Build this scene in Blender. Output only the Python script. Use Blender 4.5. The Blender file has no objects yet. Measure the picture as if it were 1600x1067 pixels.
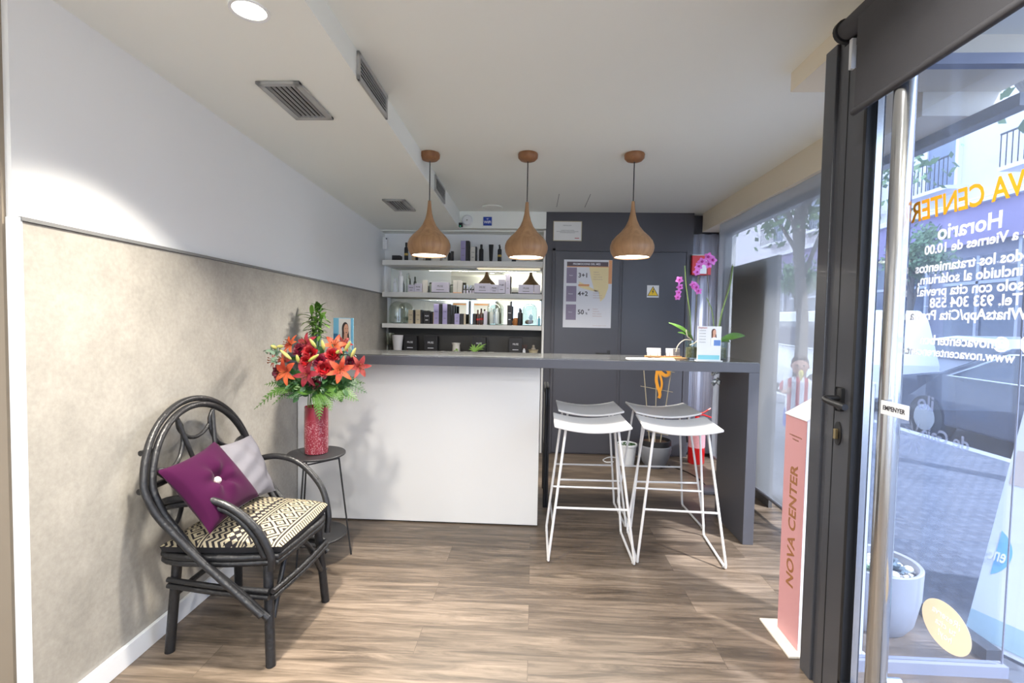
import bpy, bmesh, math, random
from mathutils import Vector, Matrix, Euler
random.seed(7)
PI = math.pi
S = bpy.context.scene
COL = S.collection

# ------------------------------------------------------------------ camera
F_PX = 765.0
cam_d = bpy.data.cameras.new('camera'); cam = bpy.data.objects.new('camera', cam_d); COL.objects.link(cam)
cam_d.sensor_width = 36.0; cam_d.lens = 36.0 * F_PX / 1600.0; cam_d.clip_start = 0.02; cam_d.clip_end = 200
XA = Vector((0.99879287, -0.01997852, -0.04487376))   # world axes seen from the camera (right, up, forward)
YA = Vector((0.04566521, 0.04109869, 0.99811101))
ZA = Vector((0.01809653, 0.99895533, -0.0419614))
cam.matrix_world = Matrix(((XA.x, XA.y, -XA.z, 0), (YA.x, YA.y, -YA.z, 0), (ZA.x, ZA.y, -ZA.z, 1.35), (0, 0, 0, 1)))
S.camera = cam
# ------------------------------------------------------------------ world, sun, exposure
S.view_settings.view_transform = 'Standard'; S.view_settings.look = 'None'
S.view_settings.exposure = 0.14; S.view_settings.gamma = 1.0; S.view_settings.use_curve_mapping = False
W = bpy.data.worlds.new('world'); S.world = W; W.use_nodes = True
wn = W.node_tree.nodes; wl = W.node_tree.links
bg = wn['Background']
bg.inputs['Color'].default_value = (0.72, 0.83, 1.0, 1); bg.inputs['Strength'].default_value = 4.0
sun_d = bpy.data.lights.new('sun', 'SUN'); sun = bpy.data.objects.new('sun', sun_d); COL.objects.link(sun)
sun_d.energy = 8.0; sun_d.angle = math.radians(3.0); sun_d.color = (1.0, 0.97, 0.95)
sun.rotation_euler = Vector((-0.42, 0.40, -0.9)).to_track_quat('-Z', 'Y').to_euler()
S.cycles.max_bounces = 10; S.cycles.transparent_max_bounces = 24
S.cycles.diffuse_bounces = 5; S.cycles.glossy_bounces = 4; S.cycles.transmission_bounces = 6
S.cycles.use_denoising = True; S.cycles.caustics_reflective = False; S.cycles.caustics_refractive = False
S.cycles.sample_clamp_indirect = 4.0
ROOM_LIGHT = 0.78

# ------------------------------------------------------------------ materials
def lin(c):
    return tuple(((v/255)/12.92 if v/255 <= .04045 else ((v/255+.055)/1.055)**2.4) for v in c) + (1,)
MATS = {}
def mat(name, rgb=(200,200,200), rough=.5, metal=0, emit=0, bump=0, bscale=30, vary=0, vscale=8, stretch=(1,1,1), spec=.5, coat=0, sub=0):
    if name in MATS: return MATS[name]
    m = bpy.data.materials.new(name); m.use_nodes = True; MATS[name] = m
    nt = m.node_tree; n = nt.nodes; l = nt.links; b = n['Principled BSDF']
    c = lin(rgb)
    b.inputs['Base Color'].default_value = c; b.inputs['Roughness'].default_value = rough
    b.inputs['Metallic'].default_value = metal; b.inputs['Specular IOR Level'].default_value = spec
    b.inputs['Coat Weight'].default_value = coat
    if emit:
        b.inputs['Emission Color'].default_value = c; b.inputs['Emission Strength'].default_value = emit
    if vary or bump:
        tc = n.new('ShaderNodeTexCoord'); mp = n.new('ShaderNodeMapping'); mp.inputs['Scale'].default_value = stretch
        l.new(tc.outputs['Object'], mp.inputs['Vector'])
    if vary:
        no = n.new('ShaderNodeTexNoise'); no.inputs['Scale'].default_value = vscale; no.inputs['Detail'].default_value = 5
        l.new(mp.outputs['Vector'], no.inputs['Vector'])
        mx = n.new('ShaderNodeMix'); mx.data_type = 'RGBA'
        mx.inputs[6].default_value = tuple(max(0, v*(1-vary)) for v in c[:3])+(1,)
        mx.inputs[7].default_value = tuple(min(1, v*(1+vary)) for v in c[:3])+(1,)
        l.new(no.outputs['Fac'], mx.inputs[0]); l.new(mx.outputs[2], b.inputs['Base Color'])
    if bump:
        nb = n.new('ShaderNodeTexNoise'); nb.inputs['Scale'].default_value = bscale; nb.inputs['Detail'].default_value = 3
        l.new(mp.outputs['Vector'], nb.inputs['Vector'])
        bp = n.new('ShaderNodeBump'); bp.inputs['Strength'].default_value = bump; bp.inputs['Distance'].default_value = .01
        l.new(nb.outputs['Fac'], bp.inputs['Height']); l.new(bp.outputs['Normal'], b.inputs['Normal'])
    return m
def glassy(name, tint=(235,245,245), gloss=.08, haze=0, hazecol=(190,205,235), rough=.0):
    """thin clear sheet: see-through tint, mirror-like sheen, optional milky haze"""
    if name in MATS: return MATS[name]
    m = bpy.data.materials.new(name); m.use_nodes = True; MATS[name] = m
    nt = m.node_tree; n = nt.nodes; l = nt.links; n.remove(n['Principled BSDF']); out = n['Material Output']
    tr = n.new('ShaderNodeBsdfTransparent'); tr.inputs[0].default_value = lin(tint)
    gl = n.new('ShaderNodeBsdfGlossy'); gl.inputs['Roughness'].default_value = rough; gl.inputs[0].default_value = (1,1,1,1)
    fr = n.new('ShaderNodeLayerWeight'); pw = n.new('ShaderNodeMath'); pw.operation = 'POWER'; pw.inputs[1].default_value = 4.5
    l.new(fr.outputs['Facing'], pw.inputs[0])
    mu = n.new('ShaderNodeMath'); mu.operation = 'MULTIPLY_ADD'; mu.inputs[1].default_value = .7; mu.inputs[2].default_value = gloss*.3
    l.new(pw.outputs[0], mu.inputs[0])
    mx = n.new('ShaderNodeMixShader'); l.new(mu.outputs[0], mx.inputs[0]); l.new(tr.outputs[0], mx.inputs[1]); l.new(gl.outputs[0], mx.inputs[2])
    last = mx
    if haze:
        d1 = n.new('ShaderNodeBsdfDiffuse'); d1.inputs[0].default_value = lin(hazecol)
        d2 = n.new('ShaderNodeBsdfTranslucent'); d2.inputs[0].default_value = lin(hazecol)
        a = n.new('ShaderNodeMixShader'); a.inputs[0].default_value = .5; l.new(d1.outputs[0], a.inputs[1]); l.new(d2.outputs[0], a.inputs[2])
        h = n.new('ShaderNodeMixShader'); h.inputs[0].default_value = haze; l.new(mx.outputs[0], h.inputs[1]); l.new(a.outputs[0], h.inputs[2]); last = h
    l.new(last.outputs[0], out.inputs[0]); return m
def fabric_screen(name, rgb, see=.3, trans=.5):
    if name in MATS: return MATS[name]
    m = bpy.data.materials.new(name); m.use_nodes = True; MATS[name] = m
    nt = m.node_tree; n = nt.nodes; l = nt.links; n.remove(n['Principled BSDF']); out = n['Material Output']
    tr = n.new('ShaderNodeBsdfTransparent'); d = n.new('ShaderNodeBsdfDiffuse'); t = n.new('ShaderNodeBsdfTranslucent')
    d.inputs[0].default_value = lin(rgb); t.inputs[0].default_value = lin(rgb)
    a = n.new('ShaderNodeMixShader'); a.inputs[0].default_value = trans; l.new(d.outputs[0], a.inputs[1]); l.new(t.outputs[0], a.inputs[2])
    b = n.new('ShaderNodeMixShader'); b.inputs[0].default_value = see; l.new(a.outputs[0], b.inputs[1]); l.new(tr.outputs[0], b.inputs[2])
    l.new(b.outputs[0], out.inputs[0]); return m

def wood_floor():
    m = bpy.data.materials.new('oak_laminate'); m.use_nodes = True
    n = m.node_tree.nodes; l = m.node_tree.links; b = n['Principled BSDF']
    tc = n.new('ShaderNodeTexCoord')
    br = n.new('ShaderNodeTexBrick'); br.inputs['Scale'].default_value = 1.0
    br.inputs['Brick Width'].default_value = 1.25; br.inputs['Row Height'].default_value = .19
    br.inputs['Mortar Size'].default_value = .0012; br.inputs['Mortar Smooth'].default_value = .3; br.inputs['Bias'].default_value = 0
    br.offset = .37; br.offset_frequency = 2
    br.inputs['Color1'].default_value = (0,0,0,1); br.inputs['Color2'].default_value = (1,1,1,1); br.inputs['Mortar'].default_value = (.5,.5,.5,1)
    l.new(tc.outputs['Object'], br.inputs['Vector'])
    # per-plank offset of the grain
    comb = n.new('ShaderNodeVectorMath'); comb.operation = 'MULTIPLY_ADD'; comb.inputs[1].default_value = (7,3,0)
    l.new(br.outputs['Color'], comb.inputs[0]); l.new(tc.outputs['Object'], comb.inputs[2])
    mp = n.new('ShaderNodeMapping'); mp.inputs['Scale'].default_value = (1.3, 13, 1); l.new(comb.outputs[0], mp.inputs['Vector'])
    g = n.new('ShaderNodeTexNoise'); g.inputs['Scale'].default_value = 1.6; g.inputs['Detail'].default_value = 9; g.inputs['Roughness'].default_value = .68; g.inputs['Distortion'].default_value = .9
    l.new(mp.outputs[0], g.inputs['Vector'])
    mp2 = n.new('ShaderNodeMapping'); mp2.inputs['Scale'].default_value = (5, 90, 1); l.new(comb.outputs[0], mp2.inputs['Vector'])
    g2 = n.new('ShaderNodeTexNoise'); g2.inputs['Scale'].default_value = 1.2; g2.inputs['Detail'].default_value = 4
    l.new(mp2.outputs[0], g2.inputs['Vector'])
    cr = n.new('ShaderNodeValToRGB'); e = cr.color_ramp.elements
    e[0].position = .28; e[0].color = lin((60,52,43)); e[1].position = .76; e[1].color = lin((140,125,108))
    x = e.new(.45); x.color = lin((94,82,70)); x = e.new(.58); x.color = lin((118,104,90))
    l.new(g.outputs['Fac'], cr.inputs[0])
    mx = n.new('ShaderNodeMix'); mx.data_type = 'RGBA'; mx.blend_type = 'SOFT_LIGHT'; mx.inputs[0].default_value = .5
    l.new(cr.outputs[0], mx.inputs[6]); l.new(g2.outputs['Fac'], mx.inputs[7])
    pm = n.new('ShaderNodeMix'); pm.data_type = 'RGBA'; pm.blend_type = 'SOFT_LIGHT'; pm.inputs[0].default_value = .35
    l.new(mx.outputs[2], pm.inputs[6]); l.new(br.outputs['Color'], pm.inputs[7])
    dm = n.new('ShaderNodeMix'); dm.data_type = 'RGBA'; dm.blend_type = 'MULTIPLY'; dm.inputs[7].default_value = (.62,.6,.58,1)
    l.new(br.outputs['Fac'], dm.inputs[0]); l.new(pm.outputs[2], dm.inputs[6])
    l.new(dm.outputs[2], b.inputs['Base Color'])
    rr = n.new('ShaderNodeMapRange'); rr.inputs[3].default_value = .30; rr.inputs[4].default_value = .5; l.new(g.outputs['Fac'], rr.inputs[0]); l.new(rr.outputs[0], b.inputs['Roughness'])
    bp = n.new('ShaderNodeBump'); bp.inputs['Strength'].default_value = .12; bp.inputs['Distance'].default_value = .004
    l.new(g2.outputs['Fac'], bp.inputs['Height']); l.new(bp.outputs[0], b.inputs['Normal'])
    return m
def wallpaper():
    m = bpy.data.materials.new('linen_wallpaper'); m.use_nodes = True
    n = m.node_tree.nodes; l = m.node_tree.links; b = n['Principled BSDF']
    tc = n.new('ShaderNodeTexCoord'); a = n.new('ShaderNodeTexNoise'); a.inputs['Scale'].default_value = 6; a.inputs['Detail'].default_value = 8; a.inputs['Roughness'].default_value = .7
    c = n.new('ShaderNodeTexNoise'); c.inputs['Scale'].default_value = 60; c.inputs['Detail'].default_value = 3
    l.new(tc.outputs['Object'], a.inputs['Vector']); l.new(tc.outputs['Object'], c.inputs['Vector'])
    cr = n.new('ShaderNodeValToRGB'); e = cr.color_ramp.elements
    e[0].position = .3; e[0].color = lin((150,146,138)); e[1].position = .7; e[1].color = lin((170,165,156))
    l.new(a.outputs['Fac'], cr.inputs[0])
    mx = n.new('ShaderNodeMix'); mx.data_type = 'RGBA'; mx.blend_type = 'SOFT_LIGHT'; mx.inputs[0].default_value = .25
    l.new(cr.outputs[0], mx.inputs[6]); l.new(c.outputs['Fac'], mx.inputs[7]); l.new(mx.outputs[2], b.inputs['Base Color'])
    b.inputs['Roughness'].default_value = .55; b.inputs['Specular IOR Level'].default_value = .3
    bp = n.new('ShaderNodeBump'); bp.inputs['Strength'].default_value = .15; bp.inputs['Distance'].default_value = .003
    l.new(c.outputs['Fac'], bp.inputs['Height']); l.new(bp.outputs[0], b.inputs['Normal'])
    return m
def wood_turned(name, c1, c2):
    m = bpy.data.materials.new(name); m.use_nodes = True
    n = m.node_tree.nodes; l = m.node_tree.links; b = n['Principled BSDF']
    tc = n.new('ShaderNodeTexCoord'); mp = n.new('ShaderNodeMapping'); mp.inputs['Scale'].default_value = (14,14,1.5)
    l.new(tc.outputs['Object'], mp.inputs[0]); a = n.new('ShaderNodeTexNoise'); a.inputs['Scale'].default_value = 2.2; a.inputs['Detail'].default_value = 6; a.inputs['Distortion'].default_value = .6
    l.new(mp.outputs[0], a.inputs['Vector']); cr = n.new('ShaderNodeValToRGB'); e = cr.color_ramp.elements
    e[0].position = .3; e[0].color = lin(c1); e[1].position = .7; e[1].color = lin(c2); l.new(a.outputs['Fac'], cr.inputs[0]); l.new(cr.outputs[0], b.inputs['Base Color'])
    b.inputs['Roughness'].default_value = .45
    return m
def seat_pattern():
    """woven black and cream bands: zigzags, lozenges and a stitched front border, in the cushion's own coordinates"""
    m = bpy.data.materials.new('woven_bands'); m.use_nodes = True
    n = m.node_tree.nodes; l = m.node_tree.links; b = n['Principled BSDF']
    tc = n.new('ShaderNodeTexCoord'); sp = n.new('ShaderNodeSeparateXYZ'); l.new(tc.outputs['Object'], sp.inputs[0])
    def M(op, a, b_=None, c=None):
        q = n.new('ShaderNodeMath'); q.operation = op
        for i, v in enumerate((a, b_, c)):
            if v is None: continue
            if isinstance(v, (int, float)): q.inputs[i].default_value = v
            else: l.new(v, q.inputs[i])
        return q.outputs[0]
    x = sp.outputs[0]; y = sp.outputs[1]
    def tri(v, f): return M('ABSOLUTE', M('SUBTRACT', M('FRACT', M('MULTIPLY', v, f)), .5))
    def inr(v, lo, hi): return M('MULTIPLY', M('GREATER_THAN', v, lo), M('LESS_THAN', v, hi))
    zig = M('GREATER_THAN', M('FRACT', M('ADD', M('MULTIPLY', x, 42), M('MULTIPLY', tri(y, 26), 1.6))), .5)
    loz = M('ADD', tri(y, 13), tri(M('ADD', x, .004), 13.0))
    lozr = M('GREATER_THAN', M('FRACT', M('MULTIPLY', loz, 3.2)), .42)
    dots = M('LESS_THAN', M('ADD', tri(y, 34), tri(x, 34)), .42)
    fr = M('GREATER_THAN', M('FRACT', M('ADD', M('MULTIPLY', y, 60), M('MULTIPLY', x, 25))), .38)
    stripes = M('GREATER_THAN', M('FRACT', M('MULTIPLY', x, 75)), .5)
    v = M('MULTIPLY', inr(x, .215, .30), fr)
    for mask, lo, hi in ((stripes, .19, .215), (lozr, .085, .19), (stripes, .06, .085), (dots, .01, .06), (zig, -.07, .01), (stripes, -.09, -.07), (lozr, -.17, -.09), (zig, -.3, -.17)):
        v = M('ADD', v, M('MULTIPLY', inr(x, lo, hi), mask))
    mx = n.new('ShaderNodeMix'); mx.data_type = 'RGBA'; mx.inputs[6].default_value = lin((38,35,38)); mx.inputs[7].default_value = lin((168,157,132))
    l.new(M('MINIMUM', v, 1), mx.inputs[0]); l.new(mx.outputs[2], b.inputs['Base Color']); b.inputs['Roughness'].default_value = .85
    b.inputs['Specular IOR Level'].default_value = .2
    return m
def paving():
    m = bpy.data.materials.new('pavement_tiles'); m.use_nodes = True
    n = m.node_tree.nodes; l = m.node_tree.links; b = n['Principled BSDF']
    tc = n.new('ShaderNodeTexCoord'); br = n.new('ShaderNodeTexBrick'); br.offset = 0
    br.inputs['Scale'].default_value = 1; br.inputs['Brick Width'].default_value = .2; br.inputs['Row Height'].default_value = .2; br.inputs['Mortar Size'].default_value = .008
    br.inputs['Color1'].default_value = lin((84,88,98)); br.inputs['Color2'].default_value = lin((94,98,108)); br.inputs['Mortar'].default_value = lin((76,80,90))
    l.new(tc.outputs['Object'], br.inputs['Vector']); vo = n.new('ShaderNodeTexVoronoi'); vo.inputs['Scale'].default_value = 10; vo.inputs['Randomness'].default_value = 0
    l.new(tc.outputs['Object'], vo.inputs['Vector']); lt = n.new('ShaderNodeMath'); lt.operation = 'LESS_THAN'; lt.inputs[1].default_value = .28; l.new(vo.outputs['Distance'], lt.inputs[0])
    mx = n.new('ShaderNodeMix'); mx.data_type = 'RGBA'; mx.inputs[7].default_value = lin((118,122,132)); l.new(br.outputs['Color'], mx.inputs[6])
    sc = n.new('ShaderNodeMath'); sc.operation = 'MULTIPLY'; sc.inputs[1].default_value = .5; l.new(lt.outputs[0], sc.inputs[0]); l.new(sc.outputs[0], mx.inputs[0])
    l.new(mx.outputs[2], b.inputs['Base Color']); b.inputs['Roughness'].default_value = .7
    return m
def speckled_vase():
    m = bpy.data.materials.new('crackled_red_glass'); m.use_nodes = True
    n = m.node_tree.nodes; l = m.node_tree.links; b = n['Principled BSDF']
    tc = n.new('ShaderNodeTexCoord'); v = n.new('ShaderNodeTexVoronoi'); v.feature = 'DISTANCE_TO_EDGE'; v.inputs['Scale'].default_value = 70; 
    no = n.new('ShaderNodeTexNoise'); no.inputs['Scale'].default_value = 150; no.inputs['Detail'].default_value = 6
    l.new(tc.outputs['Object'], v.inputs['Vector']); l.new(tc.outputs['Object'], no.inputs['Vector'])
    cr = n.new('ShaderNodeValToRGB'); e = cr.color_ramp.elements; e[0].position = .50; e[0].color = (0,0,0,1); e[1].position = .66; e[1].color = (1,1,1,1)
    l.new(no.outputs['Fac'], cr.inputs[0])
    sp = n.new('ShaderNodeSeparateXYZ'); l.new(tc.outputs['Object'], sp.inputs[0])
    zr = n.new('ShaderNodeMapRange'); zr.inputs[1].default_value = .20; zr.inputs[2].default_value = .16; zr.inputs[3].default_value = 0; zr.inputs[4].default_value = .75
    l.new(sp.outputs[2], zr.inputs[0]); mu = n.new('ShaderNodeMath'); mu.operation = 'MULTIPLY'; l.new(zr.outputs[0], mu.inputs[0]); l.new(cr.outputs[0], mu.inputs[1])
    mx = n.new('ShaderNodeMix'); mx.data_type = 'RGBA'; mx.inputs[6].default_value = lin((124,36,50)); mx.inputs[7].default_value = lin((180,134,142))
    l.new(mu.outputs[0], mx.inputs[0]); l.new(mx.outputs[2], b.inputs['Base Color']); b.inputs['Roughness'].default_value = .25
    b.inputs['Coat Weight'].default_value = .4
    return m

M_WALL = mat('white_paint', (242,243,243), .6, bump=.03, bscale=80)
M_CEIL = mat('ceiling_paint', (242,244,238), .75)
M_BEIGE = mat('beige_paint', (140,128,112), .7)
M_BEAM = mat('cream_paint', (226,216,196), .7)
M_DARK = mat('anthracite_paint', (72,71,77), .42, vary=.05, vscale=3)
M_DARK2 = mat('anthracite_door', (74,74,81), .35)
M_GROOVE = mat('shadow_groove', (28,28,30), .8)
M_COUNTER = mat('graphite_lacquer', (84,84,91), .38)
M_COUNTERTOP = mat('graphite_top_glass', (86,86,84), .12, coat=.5)
M_PANEL = mat('counter_panel_white', (222,221,219), .4)
M_SHELF = mat('shelf_white', (226,224,218), .45)
M_ALU = mat('anthracite_aluminium', (62,63,68), .32, metal=.0, coat=.2)
M_GASKET = mat('black_rubber', (18,18,20), .5)
M_TRIMW = mat('white_trim', (232,234,236), .4)
M_GREYTRIM = mat('grey_trim', (120,120,120), .5)
M_FLOOR = wood_floor(); M_PAPER = wallpaper()
M_WOOD = wood_turned('turned_beech', (140,104,72), (172,134,96))
M_WOODDARK = wood_turned('canopy_beech', (128,86,54), (156,110,72))
M_BLACK = mat('black_lacquer_rattan', (30,30,32), .38, vary=.3, vscale=20, bump=.3, bscale=60)
M_BLACKM = mat('black_steel', (34,34,36), .45)
M_WHITEM = mat('white_powder_coat', (236,235,234), .35)
M_CHROME = mat('brushed_steel', (200,202,205), .18, metal=1)
M_GRILLE = mat('grille_aluminium', (176,176,174), .4, metal=.3)
M_BOXBLACK = mat('black_card', (30,29,33), .5)
M_LAV = mat('lavender_card', (158,150,190), .5)
M_PALELAV = mat('pale_lilac_card', (205,200,215), .5)
M_OFFW = mat('offwhite_card', (214,210,200), .5)
M_BEIGEC = mat('beige_card', (186,172,145), .5)
M_WHITEP = mat('white_plastic', (228,230,232), .35)
M_GREENGREY = mat('grey_green_card', (128,138,124), .5)
M_CLEAR = glassy('clear_glass', (240,247,245), .1)
M_DOME = glassy('dome_glass', (238,241,236), .3, haze=.06, hazecol=(205,210,196))
M_DOORGLASS = glassy('hazy_door_glass', (238,243,252), .08, haze=.05, hazecol=(205,215,240))
M_WINGLASS = glassy('window_glass', (250,252,255), .04)
M_MIRROR = mat('mirror', (226,232,226), .02, metal=1)
M_BLIND = fabric_screen('screen_fabric', (176,178,180), .38, .65)
M_BLINDOPAQUE = mat('charcoal_blind_fabric', (62,61,64), .75, bump=.1, bscale=300)
M_LEAF = mat('leaf_green', (74,112,44), .45, vary=.3, vscale=25)
M_LEAFD = mat('leaf_dark_green', (44,82,40), .45, vary=.3, vscale=25)
M_LEAFL = mat('leaf_light_green', (120,160,70), .45, vary=.2, vscale=25)
M_PINK = mat('pink_card', (200,146,148), .5)
M_BRONZE = mat('bronze_ink', (150,100,58), .5)
M_DARKINK = mat('dark_ink', (58,54,58), .6)
M_WHITEINK = mat('white_ink', (245,245,250), .6)
M_PAPERW = mat('white_paper', (232,231,228), .6)

# ------------------------------------------------------------------ mesh helpers
class MB:
    def __init__(s): s.bm = bmesh.new()
    def box(s, x0, x1, y0, y1, z0, z1, mx=None, bev=0):
        bm = s.bm if not bev else bmesh.new()
        vs = [bm.verts.new(p) for p in ((x0,y0,z0),(x1,y0,z0),(x1,y1,z0),(x0,y1,z0),(x0,y0,z1),(x1,y0,z1),(x1,y1,z1),(x0,y1,z1))]
        for f in ((3,2,1,0),(4,5,6,7),(0,1,5,4),(1,2,6,5),(2,3,7,6),(3,0,4,7)): bm.faces.new([vs[i] for i in f])
        if bev:
            bmesh.ops.bevel(bm, geom=bm.edges[:]+bm.verts[:], offset=bev, segments=2, profile=.6, affect='EDGES')
            if mx: bm.transform(mx)
            me = bpy.data.meshes.new('t'); bm.to_mesh(me); bm.free(); s.bm.from_mesh(me); bpy.data.meshes.remove(me)
        elif mx:
            for v in vs: v.co = mx @ v.co
        return s
    def poly(s, pts, thick=None, mx=None):
        """closed outline of 3-D points; thick = extrusion vector"""
        a = [s.bm.verts.new(mx @ Vector(p) if mx else p) for p in pts]
        f = s.bm.faces.new(a)
        if thick is not None:
            t = Vector(thick)
            if mx: t = mx.to_3x3() @ t
            b = [s.bm.verts.new(v.co + t) for v in a]
            s.bm.faces.new(b[::-1])
            k = len(a)
            for i in range(k): s.bm.faces.new((a[i], b[i], b[(i+1) % k], a[(i+1) % k]))
        return s
    def ring(s, c, n, u, r, seg):
        n = n.normalized(); u = (u - n*u.dot(n)).normalized(); w = n.cross(u)
        return [s.bm.verts.new(c + (u*math.cos(2*PI*i/seg) + w*math.sin(2*PI*i/seg))*r) for i in range(seg)]
    def tube(s, pts, r, seg=10, closed=False, caps=True):
        pts = [Vector(p) for p in pts]; k = len(pts)
        rs = r if isinstance(r, (list, tuple)) else [r]*k
        u = None; rings = []
        for i, p in enumerate(pts):
            if closed: t = pts[(i+1) % k] - pts[i-1]
            else: t = pts[min(i+1, k-1)] - pts[max(i-1, 0)]
            if t.length < 1e-9: t = Vector((0,0,1))
            t.normalize()
            if u is None:
                u = Vector((0,0,1)) if abs(t.z) < .9 else Vector((1,0,0))
            u = (u - t*u.dot(t))
            if u.length < 1e-5: u = Vector((1,0,0)) - t*t.x
            u.normalize()
            rings.append(s.ring(p, t, u, rs[i], seg))
        for i in range(k if closed else k-1):
            a = rings[i]; b = rings[(i+1) % k]
            for j in range(seg):
                try: s.bm.faces.new((a[j], a[(j+1) % seg], b[(j+1) % seg], b[j]))
                except ValueError: pass
        if caps and not closed:
            s.bm.faces.new(rings[0][::-1]); s.bm.faces.new(rings[-1])
        return s
    def cyl(s, p0, p1, r, r1=None, seg=24): return s.tube([p0, p1], [r, r if r1 is None else r1], seg)
    def lathe(s, prof, seg=32, c=(0,0,0), sx=1, sy=1, closed=False):
        rings = []
        for r, z in prof:
            if r < 1e-6: rings.append([s.bm.verts.new((c[0], c[1], c[2]+z))])
            else: rings.append([s.bm.verts.new((c[0]+r*sx*math.cos(2*PI*i/seg), c[1]+r*sy*math.sin(2*PI*i/seg), c[2]+z)) for i in range(seg)])
        for a, b in zip(rings[:-1], rings[1:]):
            for j in range(seg):
                q = [a[j % len(a)], a[(j+1) % len(a)], b[(j+1) % len(b)], b[j % len(b)]]
                q2 = []
                for v in q:
                    if v not in q2: q2.append(v)
                if len(q2) > 2: s.bm.faces.new(q2)
        return s
    def sphere(s, c, r, sub=2, sc=(1,1,1), mx=None):
        m4 = Matrix.Translation(c) @ (mx or Matrix()) @ Matrix.Diagonal((r*sc[0], r*sc[1], r*sc[2], 1))
        bmesh.ops.create_icosphere(s.bm, subdivisions=sub, radius=1, matrix=m4); return s
    def quad(s, a, b, c, d):
        s.bm.faces.new([s.bm.verts.new(p) for p in (a, b, c, d)]); return s
    def build(s, name, m, parent=None, loc=None, smooth=False, world=False, bevel=0, subd=0, mods=(), keep=False):
        bm = s.bm
        if loc is not None and not keep: bm.transform(Matrix.Translation(-Vector(loc)))
        if world and parent is not None:
            r = parent
            while r.parent: r = r.parent
            bm.transform((Matrix.Translation(r.location) @ r.rotation_euler.to_matrix().to_4x4()).inverted())
        bmesh.ops.recalc_face_normals(bm, faces=bm.faces[:])
        me = bpy.data.meshes.new(name); bm.to_mesh(me); bm.free()
        if smooth:
            me.polygons.foreach_set('use_smooth', [True]*len(me.polygons))
            try: me.set_sharp_from_angle(angle=math.radians(38))
            except Exception: pass
        for mm in (m if isinstance(m, (list, tuple)) else [m]): me.materials.append(mm)
        o = bpy.data.objects.new(name, me); COL.objects.link(o)
        if parent is not None: o.parent = parent
        if loc is not None: o.location = loc
        if bevel:
            b = o.modifiers.new('bevel', 'BEVEL'); b.width = bevel; b.segments = 2; b.limit_method = 'ANGLE'
        if subd:
            b = o.modifiers.new('sub', 'SUBSURF'); b.levels = subd; b.render_levels = subd
        return o
def tag(o, label=None, cat=None, group=None, kind=None):
    if label: o['label'] = label
    if cat: o['category'] = cat
    if group: o['group'] = group
    if kind: o['kind'] = kind
    return o
def thing(name, label, cat, loc=(0,0,0), rz=0, group=None, kind=None):
    o = bpy.data.objects.new(name, None); COL.objects.link(o); o.empty_display_size = .1
    o.location = loc; o.rotation_euler = (0,0,rz)
    return tag(o, label, cat, group, kind)
def struct(o, label=None, cat=None): o['kind'] = 'structure'; return o if not label else tag(o, label, cat)
def copy_tree(o, parent=None):
    c = o.copy(); COL.objects.link(c)
    if parent is not None: c.parent = parent
    for ch in [x for x in COL.objects if x.parent == o]: copy_tree(ch, c)
    return c
def bez(pts, n=10):
    """smooth path through the points (Catmull-Rom)"""
    P = [Vector(p) for p in pts]; P = [P[0]*2-P[1]] + P + [P[-1]*2-P[-2]]; out = []
    for i in range(1, len(P)-2):
        for j in range(n):
            t = j/n; a, b, c, d = P[i-1:i+3]
            out.append(.5*((2*b) + (c-a)*t + (2*a-5*b+4*c-d)*t*t + (3*b-a-3*c+d)*t**3))
    out.append(P[-2]); return out
def text(name, body, size, m, parent, mx, depth=.0015, bold=0, shear=0, align='CENTER', width=1.0, space=1.0, world=True):
    """lettering as a thin mesh; mx places the text plane (x right, y up)"""
    cu = bpy.data.curves.new(name, 'FONT'); cu.body = body; cu.size = size; cu.align_x = align; cu.align_y = 'CENTER'
    cu.extrude = depth; cu.offset = bold; cu.shear = shear; cu.space_character = space; cu.resolution_u = 3
    to = bpy.data.objects.new(name, cu); COL.objects.link(to)
    dg = bpy.context.evaluated_depsgraph_get(); dg.update()
    me = bpy.data.meshes.new_from_object(to.evaluated_get(dg)); bpy.data.objects.remove(to); bpy.data.curves.remove(cu)
    me.name = name
    t = mx @ Matrix.Diagonal((width,1,1,1))
    if world and parent is not None:
        r = parent
        while r.parent: r = r.parent
        t = (Matrix.Translation(r.location) @ r.rotation_euler.to_matrix().to_4x4()).inverted() @ t
    me.transform(t); me.materials.clear(); me.materials.append(m)
    o = bpy.data.objects.new(name, me); COL.objects.link(o)
    if parent is not None: o.parent = parent
    return o
def frame_mx(origin, xdir, ydir):
    x = Vector(xdir).normalized(); y = Vector(ydir).normalized(); z = x.cross(y)
    m = Matrix((x, y, z)).transposed().to_4x4(); m.translation = Vector(origin); return m

CZ = 2.455      # ceiling
# =================================================================== ROOM
def wx(y): return -1.515 - .017*y       # the left wall runs slightly out of square
struct(MB().box(-3.6, 1.86, -3.2, 5.6, -.12, 0).build('floor', M_FLOOR))
struct(MB().box(-3.6, 1.95, -3.2, 5.6, CZ, CZ+.25).build('ceiling', M_CEIL))
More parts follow.
